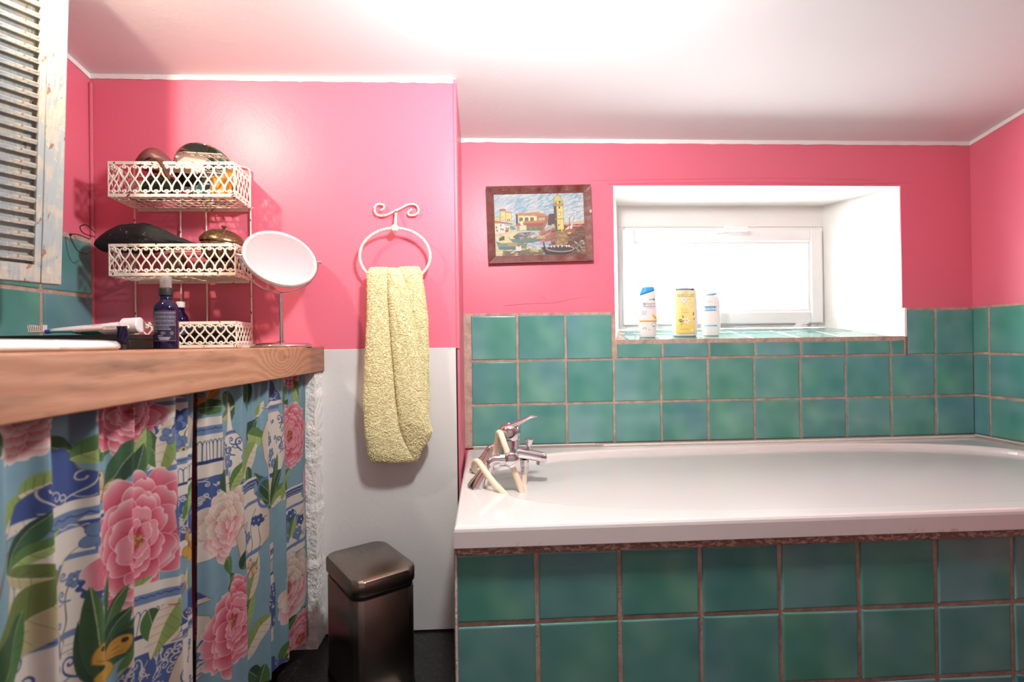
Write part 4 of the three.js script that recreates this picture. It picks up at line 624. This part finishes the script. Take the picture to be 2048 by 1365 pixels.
// things in the rack
{
  const y2 = WT + .172, y1 = WT + .357, y0 = WT + .0035;
  const p = thing('drawstring_pouch', 'black drawstring pouch lying over the middle basket', 'pouch');
  mesh('bag', merge([blob((v) => { const t = (v.x + 1) / 2, lf = Math.sqrt(1 - (1 - Math.min(1, t / .11)) ** 2), prof = (.10 + .90 * lf) * (1 - .88 * smooth(.42, 1, t)), hh = .0365 * prof, w = .006 * fbm(v.x * 4, v.y * 2, v.z * 3 + 2) * lf + .0015 * Math.sin(t * 42 + v.y * 3) * smooth(.16, 0, t); return V(-.940 + t * .255, 1.0175 - .013 * smooth(.30, 0, t) - .014 * smooth(.5, 1, t) + v.y * (hh + w), .350 + v.z * (.034 * (.3 + .7 * lf) * (1 - .5 * smooth(.5, 1, t)) + w)); }, 80, 40)]), M.cloth, p);
  mesh('cord', merge([tube([[-.930, 1.020, .36], [-.950, 1.028, .37], [-.955, 1.042, .372], [-.944, 1.047, .37], [-.934, 1.038, .365], [-.929, 1.03, .36]], .0011, 40, 6), tube([[-.940, 1.014, .362], [-.960, 1.023, .375], [-.972, 1.022, .378], [-.966, 1.0, .378], [-.955, .982, .376], [-.938, .978, .372], [-.930, .99, .362]], .0011, 50, 6), new THREE.SphereGeometry(.0032, 10, 8).translate(-.972, 1.022, .378)]), M.blackPlastic, p);
  const bx = thing('brass_box', 'tarnished dome-lidded brass bowl with knob in middle basket', 'bowl', [-.643, y2 + .0365, .338]);
  mesh('bowl', merge([lathe([[0, 0], [.03, .001], [.044, .018], [.048, .038], [.047, .05], [.0455, .05], [.046, .038], [.0, .006]], 40)]), M.brass, bx);
  const lid = mesh('lid', merge([lathe([[.0495, .049], [.051, .053], [.0485, .06], [.040, .071], [.026, .0795], [.01, .083], [0, .0835]], 44), lathe([[0.0, .083], [.003, .0845], [.0025, .087], [.006, .0905], [.0055, .094], [0, .096]], 20)]), M.brass, bx); lid.rotation.z = -.10; lid.position.x = -.006;
  const mk = (name, g, m, label, cat) => single(name, merge([g]), m, label, cat);
  mk('wooden_box', box(-.70, -.598, y2 + .0015, y2 + .036, .297, .376, .003), std({ color: hex('#3a1e18'), roughness: .5 }), 'dark red wooden box under the brass bowl in middle basket', 'box');
  mk('brown_jar', lathe([[0, 0], [.022, 0], [.024, .006], [.024, .04], [.02, .046], [.018, .05], [.018, .056], [0, .056]], 28).translate(-.745, y2 + .0015, .352), std({ color: hex('#4a2a16'), roughness: .2, clearcoat: .6 }), 'small brown jar under the black pouch', 'jar');
  const sp = thing('spectacle_case', 'brown marbled soft case with trailing cord in top basket', 'case');
  mesh('case_body', merge([blob((v) => { const t = (v.x + 1) / 2, w = .003 * fbm(v.x * 4, v.y * 4, v.z * 4); return V(-.838 + t * .090, 1.199 + .008 * Math.sin(t * 3.1) + v.y * (.030 * Math.sin(Math.PI * (.08 + .84 * t ** .8)) + w), .352 + v.z * (.026 + w)); }, 48, 24)]), std({ map: tiled(texMarble, 9), roughness: .45 }), sp);
  mesh('cord', merge([tube([[-.80, 1.194, .376], [-.775, 1.196, .388], [-.757, 1.190, .3995], [-.742, 1.170, .4035], [-.733, 1.152, .4035]], .0035, 40, 8), tube([[-.81, 1.197, .374], [-.79, 1.204, .38], [-.77, 1.196, .392]], .0026, 24, 8), rod([-.735, 1.156, .4035], [-.73, 1.145, .4035], .005, .003, 10)]), std({ color: hex('#4a2619'), roughness: .7 }), sp);
  const hm = thing('round_hand_mirror', 'round mirror with a thin gilt edge leaning in top basket', 'mirror', [-.680, 1.1735, .335]);
  hm.rotation.set(.60, -.12, 0, 'YXZ');
  mesh('glass', merge([lathe([[0, .0015], [.0785, .0015], [.08, .0005], [.08, -.0015], [0, -.0015]], 64).rotateX(Math.PI / 2)]), M.mirror, hm); mesh('rim', merge([new THREE.TorusGeometry(.0803, .0011, 8, 72)]), M.brass, hm); 
  mk('knitted_pouch', blob((v) => { const w = .005 * fbm(v.x * 6, v.y * 6, v.z * 6); return V(-.777 + v.x * (.045 + w), y1 + .032 + v.y * (.029 + w), .360 + v.z * (.026 + w)); }, 40, 24), std({ color: hex('#1c2620'), roughness: .9, bumpMap: tiled(texTerry, 14), bumpScale: .004 }), 'dark green pouch seen through the top basket', 'pouch');
  const cd = mk('paper_card', box(-.05, .05, -.002, .002, -.024, .022, .001), std({ color: hex('#eadfce'), roughness: .7 }), 'cream card lying across the top basket', 'card'); cd.position.set(-.745, y1 + .0745, .371); cd.rotation.set(.0, .1, -.05);
  mk('amber_soap', box(-.655, -.618, y1 + .0015, y1 + .06, .335, .372, .008), std({ color: hex('#d69a3a'), roughness: .3 }), 'amber coloured box in the top basket under the mirror', 'box');
  mk('pink_pot', lathe([[0, 0], [.026, 0], [.028, .004], [.028, .04], [.026, .044], [0, .044]], 28).translate(-.825, y1 + .0015, .35), std({ color: hex('#c98a80'), roughness: .4 }), 'dusty pink pot at the left of the top basket', 'pot');
  mk('cosmetic_bag', blob((v) => { const w = .004 * fbm(v.x * 5, v.y * 6, v.z * 5 + 4), q = (x) => Math.sign(x) * Math.abs(x) ** .6; return V(-.660 + q(v.x) * (.058 + w), y0 + .030 + q(v.y) * (.028 + w * .4), .340 + q(v.z) * (.036 + w)); }, 40, 24), M.cloth, 'black cosmetic bag filling the bottom basket', 'bag');
  const sb = thing('small_blue_bottle', 'small dark blue bottle with white cap in the bottom basket', 'bottle', [-.742, y0, .345]);
  mesh('bottle_body', merge([lathe([[0, 0], [.0165, 0], [.018, .003], [.018, .062], [.016, .074], [.009, .086], [.0085, .096], [0, .096]], 32)]), M.blueGlass, sb); mesh('cap', merge([lathe([[0, .096], [.0095, .096], [.0098, .098], [.0098, .109], [.009, .111], [0, .111]], 28)]), std({ color: hex('#d8d2cf'), roughness: .35 }), sb); mesh('label', merge([lathe([[.01815, .03], [.01815, .058]], 32)]), std({ color: hex('#2a2440'), roughness: .5 }), sb);
}

// ---------------------------------------------------------------- vanity mirror
{
  const m = thing('vanity_mirror', 'round tilting shaving mirror on a chrome stand', 'mirror', [-.482, WT, .395]);
  mesh('base', merge([lathe([[0, 0], [.066, 0], [.068, .002], [.068, .005], [.062, .009], [.03, .0115], [.012, .0125], [.007, .015], [0, .015]], 64)]), M.chrome, m);
  mesh('stem', merge([rod([0, .012, 0], [0, .1265, 0], .0046, .0046, 20)]), M.chrome, m);
  const yaw = .66, tilt = .56, R = .0835, hy = .210;       // the yoke's axle points along (cos yaw, 0, -sin yaw)
  const y = new THREE.Group(); 
  const arc = []; for (let k = 0; k <= 24; k++) { const a = Math.PI + k / 24 * Math.PI; arc.push([(R + .0045) * Math.cos(a), hy + (R - .004) * Math.sin(a), 0]); }
  const turn = new THREE.Matrix4().makeRotationY(yaw);
  mesh('yoke', merge([tube(arc, .0025, 80, 8).scale(1, 1, 1.6)].map((g) => g.applyMatrix4(turn))), M.chrome, m);
  const face = new THREE.Matrix4().makeTranslation(0, hy, 0).multiply(turn).multiply(new THREE.Matrix4().makeRotationX(-tilt));
  const fr = mesh('mirror_frame', merge([lathe([[R - .008, .0050], [R - .005, .0068], [R - .001, .0062], [R + .0005, .003], [R + .0005, -.004], [R - .002, -.006], [0, -.006]], 72).rotateX(Math.PI / 2).applyMatrix4(face)]), M.silverPlastic, m);
  mesh('mirror_glass', merge([lathe([[0, .0048], [R - .0075, .0048]], 72).rotateX(Math.PI / 2).applyMatrix4(face)]), M.mirror, fr);
  for (const s of [-1, 1]) mesh('pivot', merge([rod([s * (R - .002), hy, 0], [s * (R + .011), hy, 0], .003), new THREE.SphereGeometry(.004, 14, 10).translate(s * (R + .011), hy, 0)].map((g) => g.applyMatrix4(turn))), M.chrome, m);
}

// ---------------------------------------------------------------- things on the worktop
{
  const cx = -.685, cz = 1.03, rx = .2, rz = .26, ring = (k, y) => { const r = []; for (let i = 0; i < 72; i++) { const a = i / 72 * 6.2832; r.push(V(cx + (rx - k) * Math.cos(a), y, cz + (rz - k) * Math.sin(a))); } return r; };
  const b = thing('washbasin', 'white oval inset washbasin with a rolled rim', 'basin');
  mesh('bowl', merge([outward(loft([ring(.004, WT), ring(0, WT + .004), ring(.0, WT + .008), ring(.004, WT + .0125), ring(.012, WT + .014), ring(.022, WT + .0125), ring(.028, WT + .006), ring(.034, WT - .01), ring(.055, WT - .05), ring(.11, WT - .085), ring(.19, WT - .095)]))]), M.ceramic, b);
}
{
  const t = thing('dark_tray', 'dark brown stepped tray holding the toothpaste beside the basin', 'tray', [-.83, WT, .545], -.06);
  const m = std({ color: hex('#2a241f'), roughness: .35 });
  mesh('tray_body', merge([box(-.145, .138, 0, .019, -.05, .045, .002)]), m, t); mesh('tray_lid', merge([box(-.15, .130, .019, .0305, -.055, .040, .002), box(.07, .0705, .0305, .031, -.05, .04)]), m, t);
}
{
  // toothpaste tube lying on the tray
  const y = WT + .031, t = thing('toothpaste_tube', 'crumpled white toothpaste tube with round cap on dark tray', 'toothpaste', [-.80, y, .555], 0);
  const body = []; for (let j = 0; j <= 20; j++) { const k = j / 20, x = -.095 + k * .165, h = lerp(.0012, .0125, smooth(0, .75, k)), w = lerp(.022, .0155, k), r = []; for (let i = 0; i < 32; i++) { const a = i / 32 * 6.2832; r.push(V(x, .0135 + .002 * Math.sin(k * 7) + h * Math.sin(a) - (1 - k) * .006, w * Math.cos(a))); } body.push(r); }
  mesh('tube_body', merge([outward(loft(body))]), std({ map: canvasTex(512, 128, (c, w, h) => { c.fillStyle = '#eceaf0'; c.fillRect(0, 0, w, h); c.fillStyle = '#5a9a48'; c.beginPath(); c.moveTo(150, 128); c.quadraticCurveTo(220, 60, 300, 70); c.lineTo(240, 128); c.fill(); c.fillStyle = '#2c8a86'; c.beginPath(); c.moveTo(230, 128); c.quadraticCurveTo(300, 80, 380, 96); c.lineTo(400, 128); c.fill(); c.fillStyle = '#c0392f'; c.font = 'italic 26px sans-serif'; c.fillText('Colgate', 300, 44); c.fillStyle = '#8a8a9a'; for (let i = 0; i < 5; i++) c.fillRect(40, 30 + i * 12, 70, 4); }), roughness: .3 }), t);
  t.children[0].geometry.attributes.uv.needsUpdate = true; { const g = t.children[0].geometry, p = g.attributes.position, uv = g.attributes.uv; for (let i = 0; i < p.count; i++) uv.setXY(i, (p.getX(i) + .095) / .165, clamp((p.getY(i)) / .027, 0, 1)); }
  mesh('cap', merge([rod([.068, .0165, 0], [.098, .0185, 0], .0165, .0160, 32), rod([.098, .0185, 0], [.1, .0187, 0], .0160, .014, 32)]), std({ color: hex('#f0e8e8'), roughness: .3 }), t);
  const tb = thing('toothbrush', 'white toothbrush with bristles up lying across the dark tray', 'toothbrush', [-.80, WT + .031, .592], 0);
  const bd = []; for (const [x, yy, w, h] of [[-.088, .006, .002, .0015], [-.086, .006, .005, .002], [-.07, .006, .0055, .0022], [-.058, .006, .004, .0022], [-.045, .0065, .0032, .003], [-.02, .008, .0045, .004], [.02, .0105, .005, .0048], [.07, .0125, .0052, .005], [.098, .013, .0045, .0045], [.1, .013, .002, .002]]) { const r = []; for (let i = 0; i < 20; i++) { const a = i / 20 * 6.2832; r.push(V(x, yy + h * Math.sin(a), w * Math.cos(a))); } bd.push(r); }
  mesh('handle', merge([outward(loft(bd))]), std({ color: hex('#efe8e6'), roughness: .35 }), tb);
  mesh('grip', merge([box(-.045, .0, .0035, .0075, .0015, .0062, .002)]), std({ color: hex('#1f7a70'), roughness: .4 }), tb); mesh('neck_band', merge([rod([-.056, .0062, 0], [-.046, .0066, 0], .0042, .0042, 14)]), std({ color: hex('#2f4fb0'), roughness: .4 }), tb);
  const tufts = []; for (let i = 0; i < 9; i++) for (let k = -1; k <= 1; k++) tufts.push(rod([-.085 + i * .0033, .0075, k * .0034], [-.087 + i * .0036, .0185 + .001 * Math.sin(i), k * .0038], .0014, .0012, 6));
  const br = mesh('bristles', merge(tufts), std({ color: hex('#ded6cf'), roughness: .8 }), tb); 
  const wr = new THREE.PlaneGeometry(.034, .0075).rotateZ(Math.PI + .03).translate(.072, .0127, .0056); mesh('lettering', wr, std({ map: canvasTex(256, 56, (c, w, h) => { c.fillStyle = '#efe8e6'; c.fillRect(0, 0, w, h); c.fillStyle = '#8a5a3c'; c.font = 'italic 48px serif'; c.fillText('Colgate', 50, 42); }), roughness: .35 }), tb, 'printed name on the handle');
  const st = thing('cream_sample_tube', 'tiny navy cosmetic tube standing on its cap against tray', 'tube', [-.6925, WT, .622], -.3);
  const cr = []; for (const [yy, w, d] of [[.010, .0095, .0095], [.02, .0105, .0095], [.034, .0115, .006], [.040, .012, .0022], [.044, .0122, .001]]) { const r = []; for (let i = 0; i < 28; i++) { const a = i / 28 * 6.2832; r.push(V(w * Math.cos(a), yy, d * Math.sin(a))); } cr.push(r); }
  mesh('tube_body', merge([outward(loft(cr))]), M.blueGlass, st); mesh('cap', merge([rod([0, 0, 0], [0, .011, 0], .009, .009, 24)]), M.blackPlastic, st); mesh('crimp', merge([box(-.0123, .0123, .0405, .0455, -.0011, .0011)]), M.brass, st, 'gilt crimped end');
}
{
  const b = thing('spray_bottle', 'tall cobalt blue spray bottle with clear cap on worktop', 'bottle', [-.6565, WT, .545]);
  mesh('glass_body', merge([lathe([[0, 0], [.020, 0], [.0222, .0025], [.0222, .078], [.0215, .086], [.018, .094], [.0125, .099], [.0108, .102], [.0108, .114], [0, .114]], 56)]), M.blueGlass, b);
  mesh('collar', merge([lathe([[.0118, .110], [.0128, .111], [.0128, .124], [.0118, .126], [.0, .126]], 40)]), std({ color: hex('#25211f'), roughness: .5 }), b); mesh('nozzle', merge([rod([0, .125, 0], [0, .143, 0], .006, .005, 20)]), M.blackPlastic, b);
  mesh('overcap', merge([lathe([[.0104, .125], [.0104, .147], [.0095, .150], [0, .1505]], 40)]), std({ color: hex('#e8e0dc'), transmission: .75, roughness: .25, thickness: 0 }), b, 'clear plastic cap');
  const tx = canvasTex(512, 640, (c, w, h) => {
    c.fillStyle = '#0e0b2c'; c.fillRect(0, 0, w, h); c.strokeStyle = '#a4714e'; c.lineWidth = 6; c.strokeRect(8, 8, w - 16, h - 16); c.fillStyle = '#c9c4d8';
    for (let i = 0; i < 17; i++) { let x = 26; const y = 34 + i * 22; c.globalAlpha = i % 4 === 0 ? .95 : .7; c.font = (i % 4 === 0 ? 'bold ' : '') + '15px sans-serif'; while (x < w - 40 - (i > 12 ? 120 : 0)) { const n = rr(12, 52); c.fillRect(x, y, n, 7 + (i % 4 === 0 ? 3 : 0)); x += n + 8; } }
    c.globalAlpha = 1; c.strokeStyle = '#d8d4e4'; c.lineWidth = 4; c.beginPath(); c.ellipse(230, 470, 46, 24, 0, 0, 6.3); c.stroke(); c.font = 'bold 22px sans-serif'; c.fillText('COS', 205, 478); c.beginPath(); c.arc(410, 470, 30, 0, 6.3); c.stroke(); c.beginPath(); c.arc(402, 470, 13, -1.6, 1.6); c.stroke(); c.font = 'bold 28px sans-serif'; c.fillText('\u212E 200 ml', 110, 536); for (let i = 0; i < 4; i++) c.fillRect(120 + i * 12, 556 + i * 16, 260 - i * 24, 7);
    c.fillText('12M', 40, 450);
  });
  const lg = new THREE.CylinderGeometry(.02235, .02235, .062, 40, 1, true, -.75, 2.0).translate(0, .047, 0); lg.rotateY(.12);
  mesh('back_label', lg, std({ map: tx, roughness: .45 }), b, 'printed navy label');
  const l2 = new THREE.CylinderGeometry(.0224, .0224, .05, 16, 1, true, -1.75, .75).translate(0, .035, 0); mesh('side_label', l2, std({ map: canvasTex(128, 256, (c, w, h) => { c.fillStyle = '#cfc8b8'; c.fillRect(0, 0, w, h); c.fillStyle = '#26305e'; c.fillRect(20, 14, w - 40, h - 28); }), roughness: .5 }), b, 'cream bordered front label');
}

// ---------------------------------------------------------------- bottles on the sill
function bottleLoft(sec, K = 44, p = 2.6) { return outward(loft(sec.map(([y, w, d, ox = 0, slope = 0]) => { const r = []; for (let i = 0; i < K; i++) { const a = i / K * 6.2832, c = Math.cos(a), s = Math.sin(a), e = 2 / p; const x = ox + w * Math.sign(c) * Math.abs(c) ** e; r.push(V(x, y + slope * x, d * Math.sign(s) * Math.abs(s) ** e)); } return r; }))); }
const sillY = (z) => WY0 - .003 + (FY0 - WY0) / .25 * -z + .003;
function frontDecal(g, h, y0, w) { const p = g.attributes.position, uv = new Float32Array(p.count * 2); for (let i = 0; i < p.count; i++) { uv[2 * i] = .5 + p.getX(i) / w; uv[2 * i + 1] = (p.getY(i) - y0) / h; } g.setAttribute('uv', new THREE.BufferAttribute(uv, 2)); return g; }
{
  const z = -.075, b = thing('shampoo_bottle', 'white shampoo bottle with slanted blue cap on the sill', 'bottle', [.549, sillY(z + .02), z]);
  const tx = canvasTex(512, 1280, (c, w, h) => {
    c.fillStyle = '#f4ebe9'; c.fillRect(0, 0, w, h); const Y = (t) => t * h;
    c.fillStyle = '#6fae7e'; c.fillRect(250, Y(.235), 110, 22); c.beginPath(); c.arc(392, Y(.235) + 8, 34, 0, 6.3); c.fill(); c.strokeStyle = '#4b5b98'; c.lineWidth = 14; c.beginPath(); c.ellipse(130, Y(.33), 34, 26, -.4, 0, 6.3); c.stroke(); c.fillStyle = '#4b5b98'; c.beginPath(); c.arc(134, Y(.33), 13, 0, 6.3); c.fill(); c.font = 'italic bold 66px serif'; c.fillText('head &', 178, Y(.345)); c.fillText('shoulders', 92, Y(.395)); c.font = '34px sans-serif'; c.fillStyle = '#7f88b0'; c.fillText('anti-dandruff', 170, Y(.428)); for (let i = 0; i < 5; i++) c.fillRect(60, Y(.47 + i * .018), 130 - i * 8, 9);
    c.fillStyle = '#f3c33c'; c.beginPath(); c.moveTo(330, Y(.53)); c.quadraticCurveTo(360, Y(.66), 500, Y(.64)); c.quadraticCurveTo(440, Y(.56), 330, Y(.53)); c.fill(); c.fillStyle = '#d5a64e'; c.fillRect(20, Y(.655), 480, 46); c.fillStyle = '#e8c988'; c.fillRect(20, Y(.655) + 12, 480, 8); c.strokeStyle = '#8e97b4'; c.lineWidth = 8; c.beginPath(); c.ellipse(390, Y(.74), 70, 44, .3, 0, 6.3); c.stroke(); c.fillStyle = '#5d6a94'; c.fillRect(340, Y(.775), 60, 14); c.strokeStyle = '#86bd92'; c.lineWidth = 14; c.beginPath(); c.arc(130, Y(.83), 40, Math.PI * .9, Math.PI * 2.1); c.stroke(); c.fillStyle = '#86bd92'; c.fillRect(100, Y(.82), 60, 10); c.fillStyle = '#5d6070'; c.beginPath(); c.arc(250, Y(.845), 11, 0, 6.3); c.fill();
  });
  const body = merge([bottleLoft([[0, .022, .012], [.003, .026, .016], [.02, .028, .019], [.06, .031, .021], [.10, .031, .021], [.128, .029, .020], [.146, .0265, .019, 0, .32], [.150, .0262, .0185, 0, .32]])]);
  mesh('bottle_body', frontDecal(body, .168, 0, .064), std({ map: tx, roughness: .3 }), b);
  mesh('cap', merge([bottleLoft([[.1502, .0258, .0182, 0, .32], [.158, .0245, .0175, .001, .22], [.168, .0205, .015, .003, .06], [.171, .018, .013, .003, .04]])]), std({ color: hex('#3f9be0'), roughness: .3 }), b, 'blue flip cap');
}
{
  const z = -.085, b = thing('shower_gel_bottle', 'yellow labelled shower gel bottle in the middle of sill', 'bottle', [.681, sillY(z + .02), z]);
  const tx = canvasTex(512, 1200, (c, w, h) => {
    const g = c.createLinearGradient(0, 0, 0, h); g.addColorStop(0, '#fbf0b4'); g.addColorStop(.45, '#f9ec9e'); g.addColorStop(1, '#f5d672'); c.fillStyle = g; c.fillRect(0, 0, w, h); c.fillStyle = '#c9cdd4'; c.fillRect(0, 0, w, 64); c.fillStyle = '#4b5262'; for (let i = 0; i < 11; i++) c.fillRect(18 + i * 38, 14, 26, 34); c.fillStyle = '#2f3646'; c.fillRect(430, 0, 82, 50);
    c.fillStyle = '#5d5a4a'; c.font = 'italic 40px serif'; c.fillText('le petit', 190, 120); c.font = '112px serif'; c.save(); c.scale(.62, 1); c.fillText('MARSEILLAIS', 60, 230); c.restore();
    c.fillStyle = '#fffdf4'; c.strokeStyle = '#8b8f9c'; c.lineWidth = 5; c.beginPath(); c.moveTo(210, 220); c.lineTo(320, 300); c.lineTo(235, 380); c.lineTo(215, 440); c.lineTo(195, 380); c.lineTo(100, 300); c.closePath(); c.fill(); c.stroke(); c.font = '84px serif'; c.fillStyle = '#a8abb6'; c.fillText('M', 176, 330); c.strokeStyle = '#c0a860'; c.lineWidth = 3; for (let i = 0; i < 4; i++) { c.strokeRect(340, 250 + i * 22, 90, 1); c.strokeRect(40, 250 + i * 22, 60, 1); } c.strokeStyle = '#a9a4b8'; c.lineWidth = 6; c.beginPath(); c.arc(420, 440, 56, 0, 6.3); c.stroke();
    c.fillStyle = '#d69a5e'; c.font = '34px sans-serif'; c.fillText('Douche Crème', 110, 560); c.fillText('Extra Doux', 150, 606); c.font = 'bold 44px serif'; c.fillText('VANILLE', 150, 660);
    for (const [x, y, a] of [[200, 800, -.5], [150, 840, -1.6], [470, 720, .2], [480, 830, .9], [170, 870, -2]]) { c.save(); c.translate(x, y); c.rotate(a); c.fillStyle = '#6a7a3c'; c.beginPath(); c.ellipse(0, -40, 15, 50, 0, 0, 6.3); c.fill(); c.restore(); } c.strokeStyle = '#4f4638'; c.lineWidth = 13; c.beginPath(); c.moveTo(60, 870); c.quadraticCurveTo(150, 900, 230, 860); c.stroke(); c.beginPath(); c.moveTo(120, 990); c.quadraticCurveTo(140, 930, 240, 880); c.stroke();
    for (let k = 0; k < 5; k++) { const a = k * 1.2566; c.fillStyle = '#fff6e0'; c.beginPath(); c.ellipse(285 + Math.cos(a) * 56, 860 + Math.sin(a) * 56, 52, 32, a, 0, 6.3); c.fill(); c.strokeStyle = '#d9b98a'; c.lineWidth = 3; c.stroke(); } c.fillStyle = '#e6b84a'; c.beginPath(); c.arc(285, 860, 20, 0, 6.3); c.fill(); c.fillStyle = '#8a7a4a'; c.font = '36px serif'; c.fillText('peaux sèches', 110, 1100); c.fillStyle = '#fff'; c.beginPath(); c.arc(430, 1120, 30, 0, 6.3); c.fill(); c.fillStyle = '#6d6a8a'; c.font = 'bold 34px sans-serif'; c.fillText('e', 420, 1132);
  });
  const bd = [[0, .030, .016], [.004, .0385, .022], [.02, .0405, .024], [.10, .0405, .024], [.150, .039, .023], [.160, .034, .021], [.164, .022, .015]];
  mesh('bottle_body', merge([bottleLoft(bd, 44, 3.4)]), std({ color: hex('#f8f3ee'), roughness: .3 }), b);
  const lb = new THREE.PlaneGeometry(.062, .152, 12, 1), p = lb.attributes.position; for (let i = 0; i < p.count; i++) { const x = p.getX(i) - .006, k = Math.abs(x / .0405); p.setXYZ(i, x, p.getY(i) + .087, .0243 * (1 - Math.min(.999, k) ** 3.4) ** (1 / 3.4) + .0009); } lb.computeVertexNormals();
  mesh('label', lb, std({ map: tx, roughness: .4 }), b, 'yellow printed label with vanilla flower');
  mesh('cap', merge([rod([.0, .163, 0], [0, .171, 0], .014, .0135, 28)]), std({ color: hex('#fbfaf8'), roughness: .35 }), b);
}
{
  const z = -.085, b = thing('lotion_bottle', 'slim white lotion bottle with pale blue bands on sill', 'bottle', [.7725, sillY(z + .015), z]);
  const tx = canvasTex(512, 1024, (c, w, h) => { c.fillStyle = '#fbf9f6'; c.fillRect(0, 0, w, h); c.fillStyle = '#4f9fd0'; c.fillRect(70, 310, 270, 112); c.fillStyle = '#ffffff'; c.font = 'bold 100px sans-serif'; c.fillText('sanex', 66, 402); c.fillStyle = '#a8d0ea'; c.font = '40px sans-serif'; c.fillText('dermo', 130, 210); const g = c.createLinearGradient(60, 0, 340, 0); g.addColorStop(0, '#cfe6f4'); g.addColorStop(1, '#5aa8d8'); c.fillStyle = g; c.fillRect(60, 760, 290, 34); });
  const sec = [[0, .022, .012], [.003, .0265, .0155], [.03, .0305, .018], [.055, .032, .0185], [.08, .0295, .0175], [.105, .0305, .018], [.128, .028, .017], [.138, .024, .015]];
  mesh('bottle_body', frontDecal(merge([bottleLoft(sec)]), 0.145, 0, .072), std({ map: tx, roughness: .3 }), b);
  mesh('cap', merge([bottleLoft([[.1382, .0237, .0148, 0, .12], [.144, .021, .013, 0, .12], [.147, .016, .010, 0, .12]])]), std({ color: hex('#8fc4f2'), roughness: .35 }), b, 'pale blue cap');
}

// ---------------------------------------------------------------- basin spotlight and an added fill globe, both out of view
function fillGlobe(name, L, r, label, ceilY, plate = 0) {
  const t = thing(name, label, 'lamp', L.at);
  const bulb = mesh('globe', new THREE.SphereGeometry(r, 32, 20), std({ color: hex('#ffffff'), emissive: L.color, emissiveIntensity: 2.2, roughness: .4 }), t);
  mesh('lamp_holder', merge([rod([0, r * .9, 0], [0, r + .028, 0], .016, .014, 20), rod([0, r + .02, 0], [0, ceilY - L.at[1] - .002, 0], .0045, .0045, 10), rod([0, ceilY - L.at[1] - .02, 0], [0, ceilY - L.at[1] + .006, 0], .03, .035, 24)]), M.pvc, t);
  if (plate) mesh('glare_block_plate', merge([lathe([[.012, r + .010], [plate, r + .002], [plate, r + .005], [.012, r + .013]], 40)]), M.pvc, t, 'added white plate keeping globe light off the ceiling');  // added blocker, softens the hot spot on the ceiling
  const p = new THREE.PointLight(L.color, L.power, 0, 2); p.castShadow = true; p.shadow.radius = r / .02; t.add(p);
}
fillGlobe('added_fill_globe', FILL_GLOBE, .05, 'added unseen globe light for bounced flash above bath', CEIL(FILL_GLOBE.at[2]), .085);  // unseen globe, added to stand in for flash bounced off the ceiling
{
  const t = thing('basin_spotlight', 'small warm ceiling spotlight above the washbasin aimed at rack wall', 'lamp', SPOT.at), dir = V(...SPOT.aim).sub(V(...SPOT.at)).normalize(), q = new THREE.Quaternion().setFromUnitVectors(V(0, 1, 0), dir);
  mesh('can', merge([lathe([[0, -.05], [.02, -.05], [.024, -.045], [.026, -.006], [.0245, -.006], [.022, -.04], [0, -.045]], 32).applyQuaternion(q)]), M.pvc, t);
  mesh('bulb_face', merge([lathe([[.0235, -.012], [.0, -.010]], 32).applyQuaternion(q)]), std({ color: hex('#ffffff'), emissive: SPOT.color, emissiveIntensity: 2 }), t, 'glowing bulb face');
  mesh('bracket', merge([rod([-dir.x * .05, -dir.y * .05, -dir.z * .05], [-dir.x * .05, CEIL(SPOT.at[2]) - SPOT.at[1] - .002, -dir.z * .05], .005), rod([-dir.x * .05, CEIL(SPOT.at[2]) - SPOT.at[1] - .012, -dir.z * .05], [-dir.x * .05, CEIL(SPOT.at[2]) - SPOT.at[1] + .01, -dir.z * .05], .03)]), M.pvc, t);
  const l = new THREE.SpotLight(SPOT.color, SPOT.power, 0, SPOT.angle, .7, 2); l.castShadow = true; l.shadow.radius = 1.2; l.position.set(0, 0, 0); t.add(l); l.target.position.copy(dir); t.add(l.target);
}

renderer.render(scene, camera);
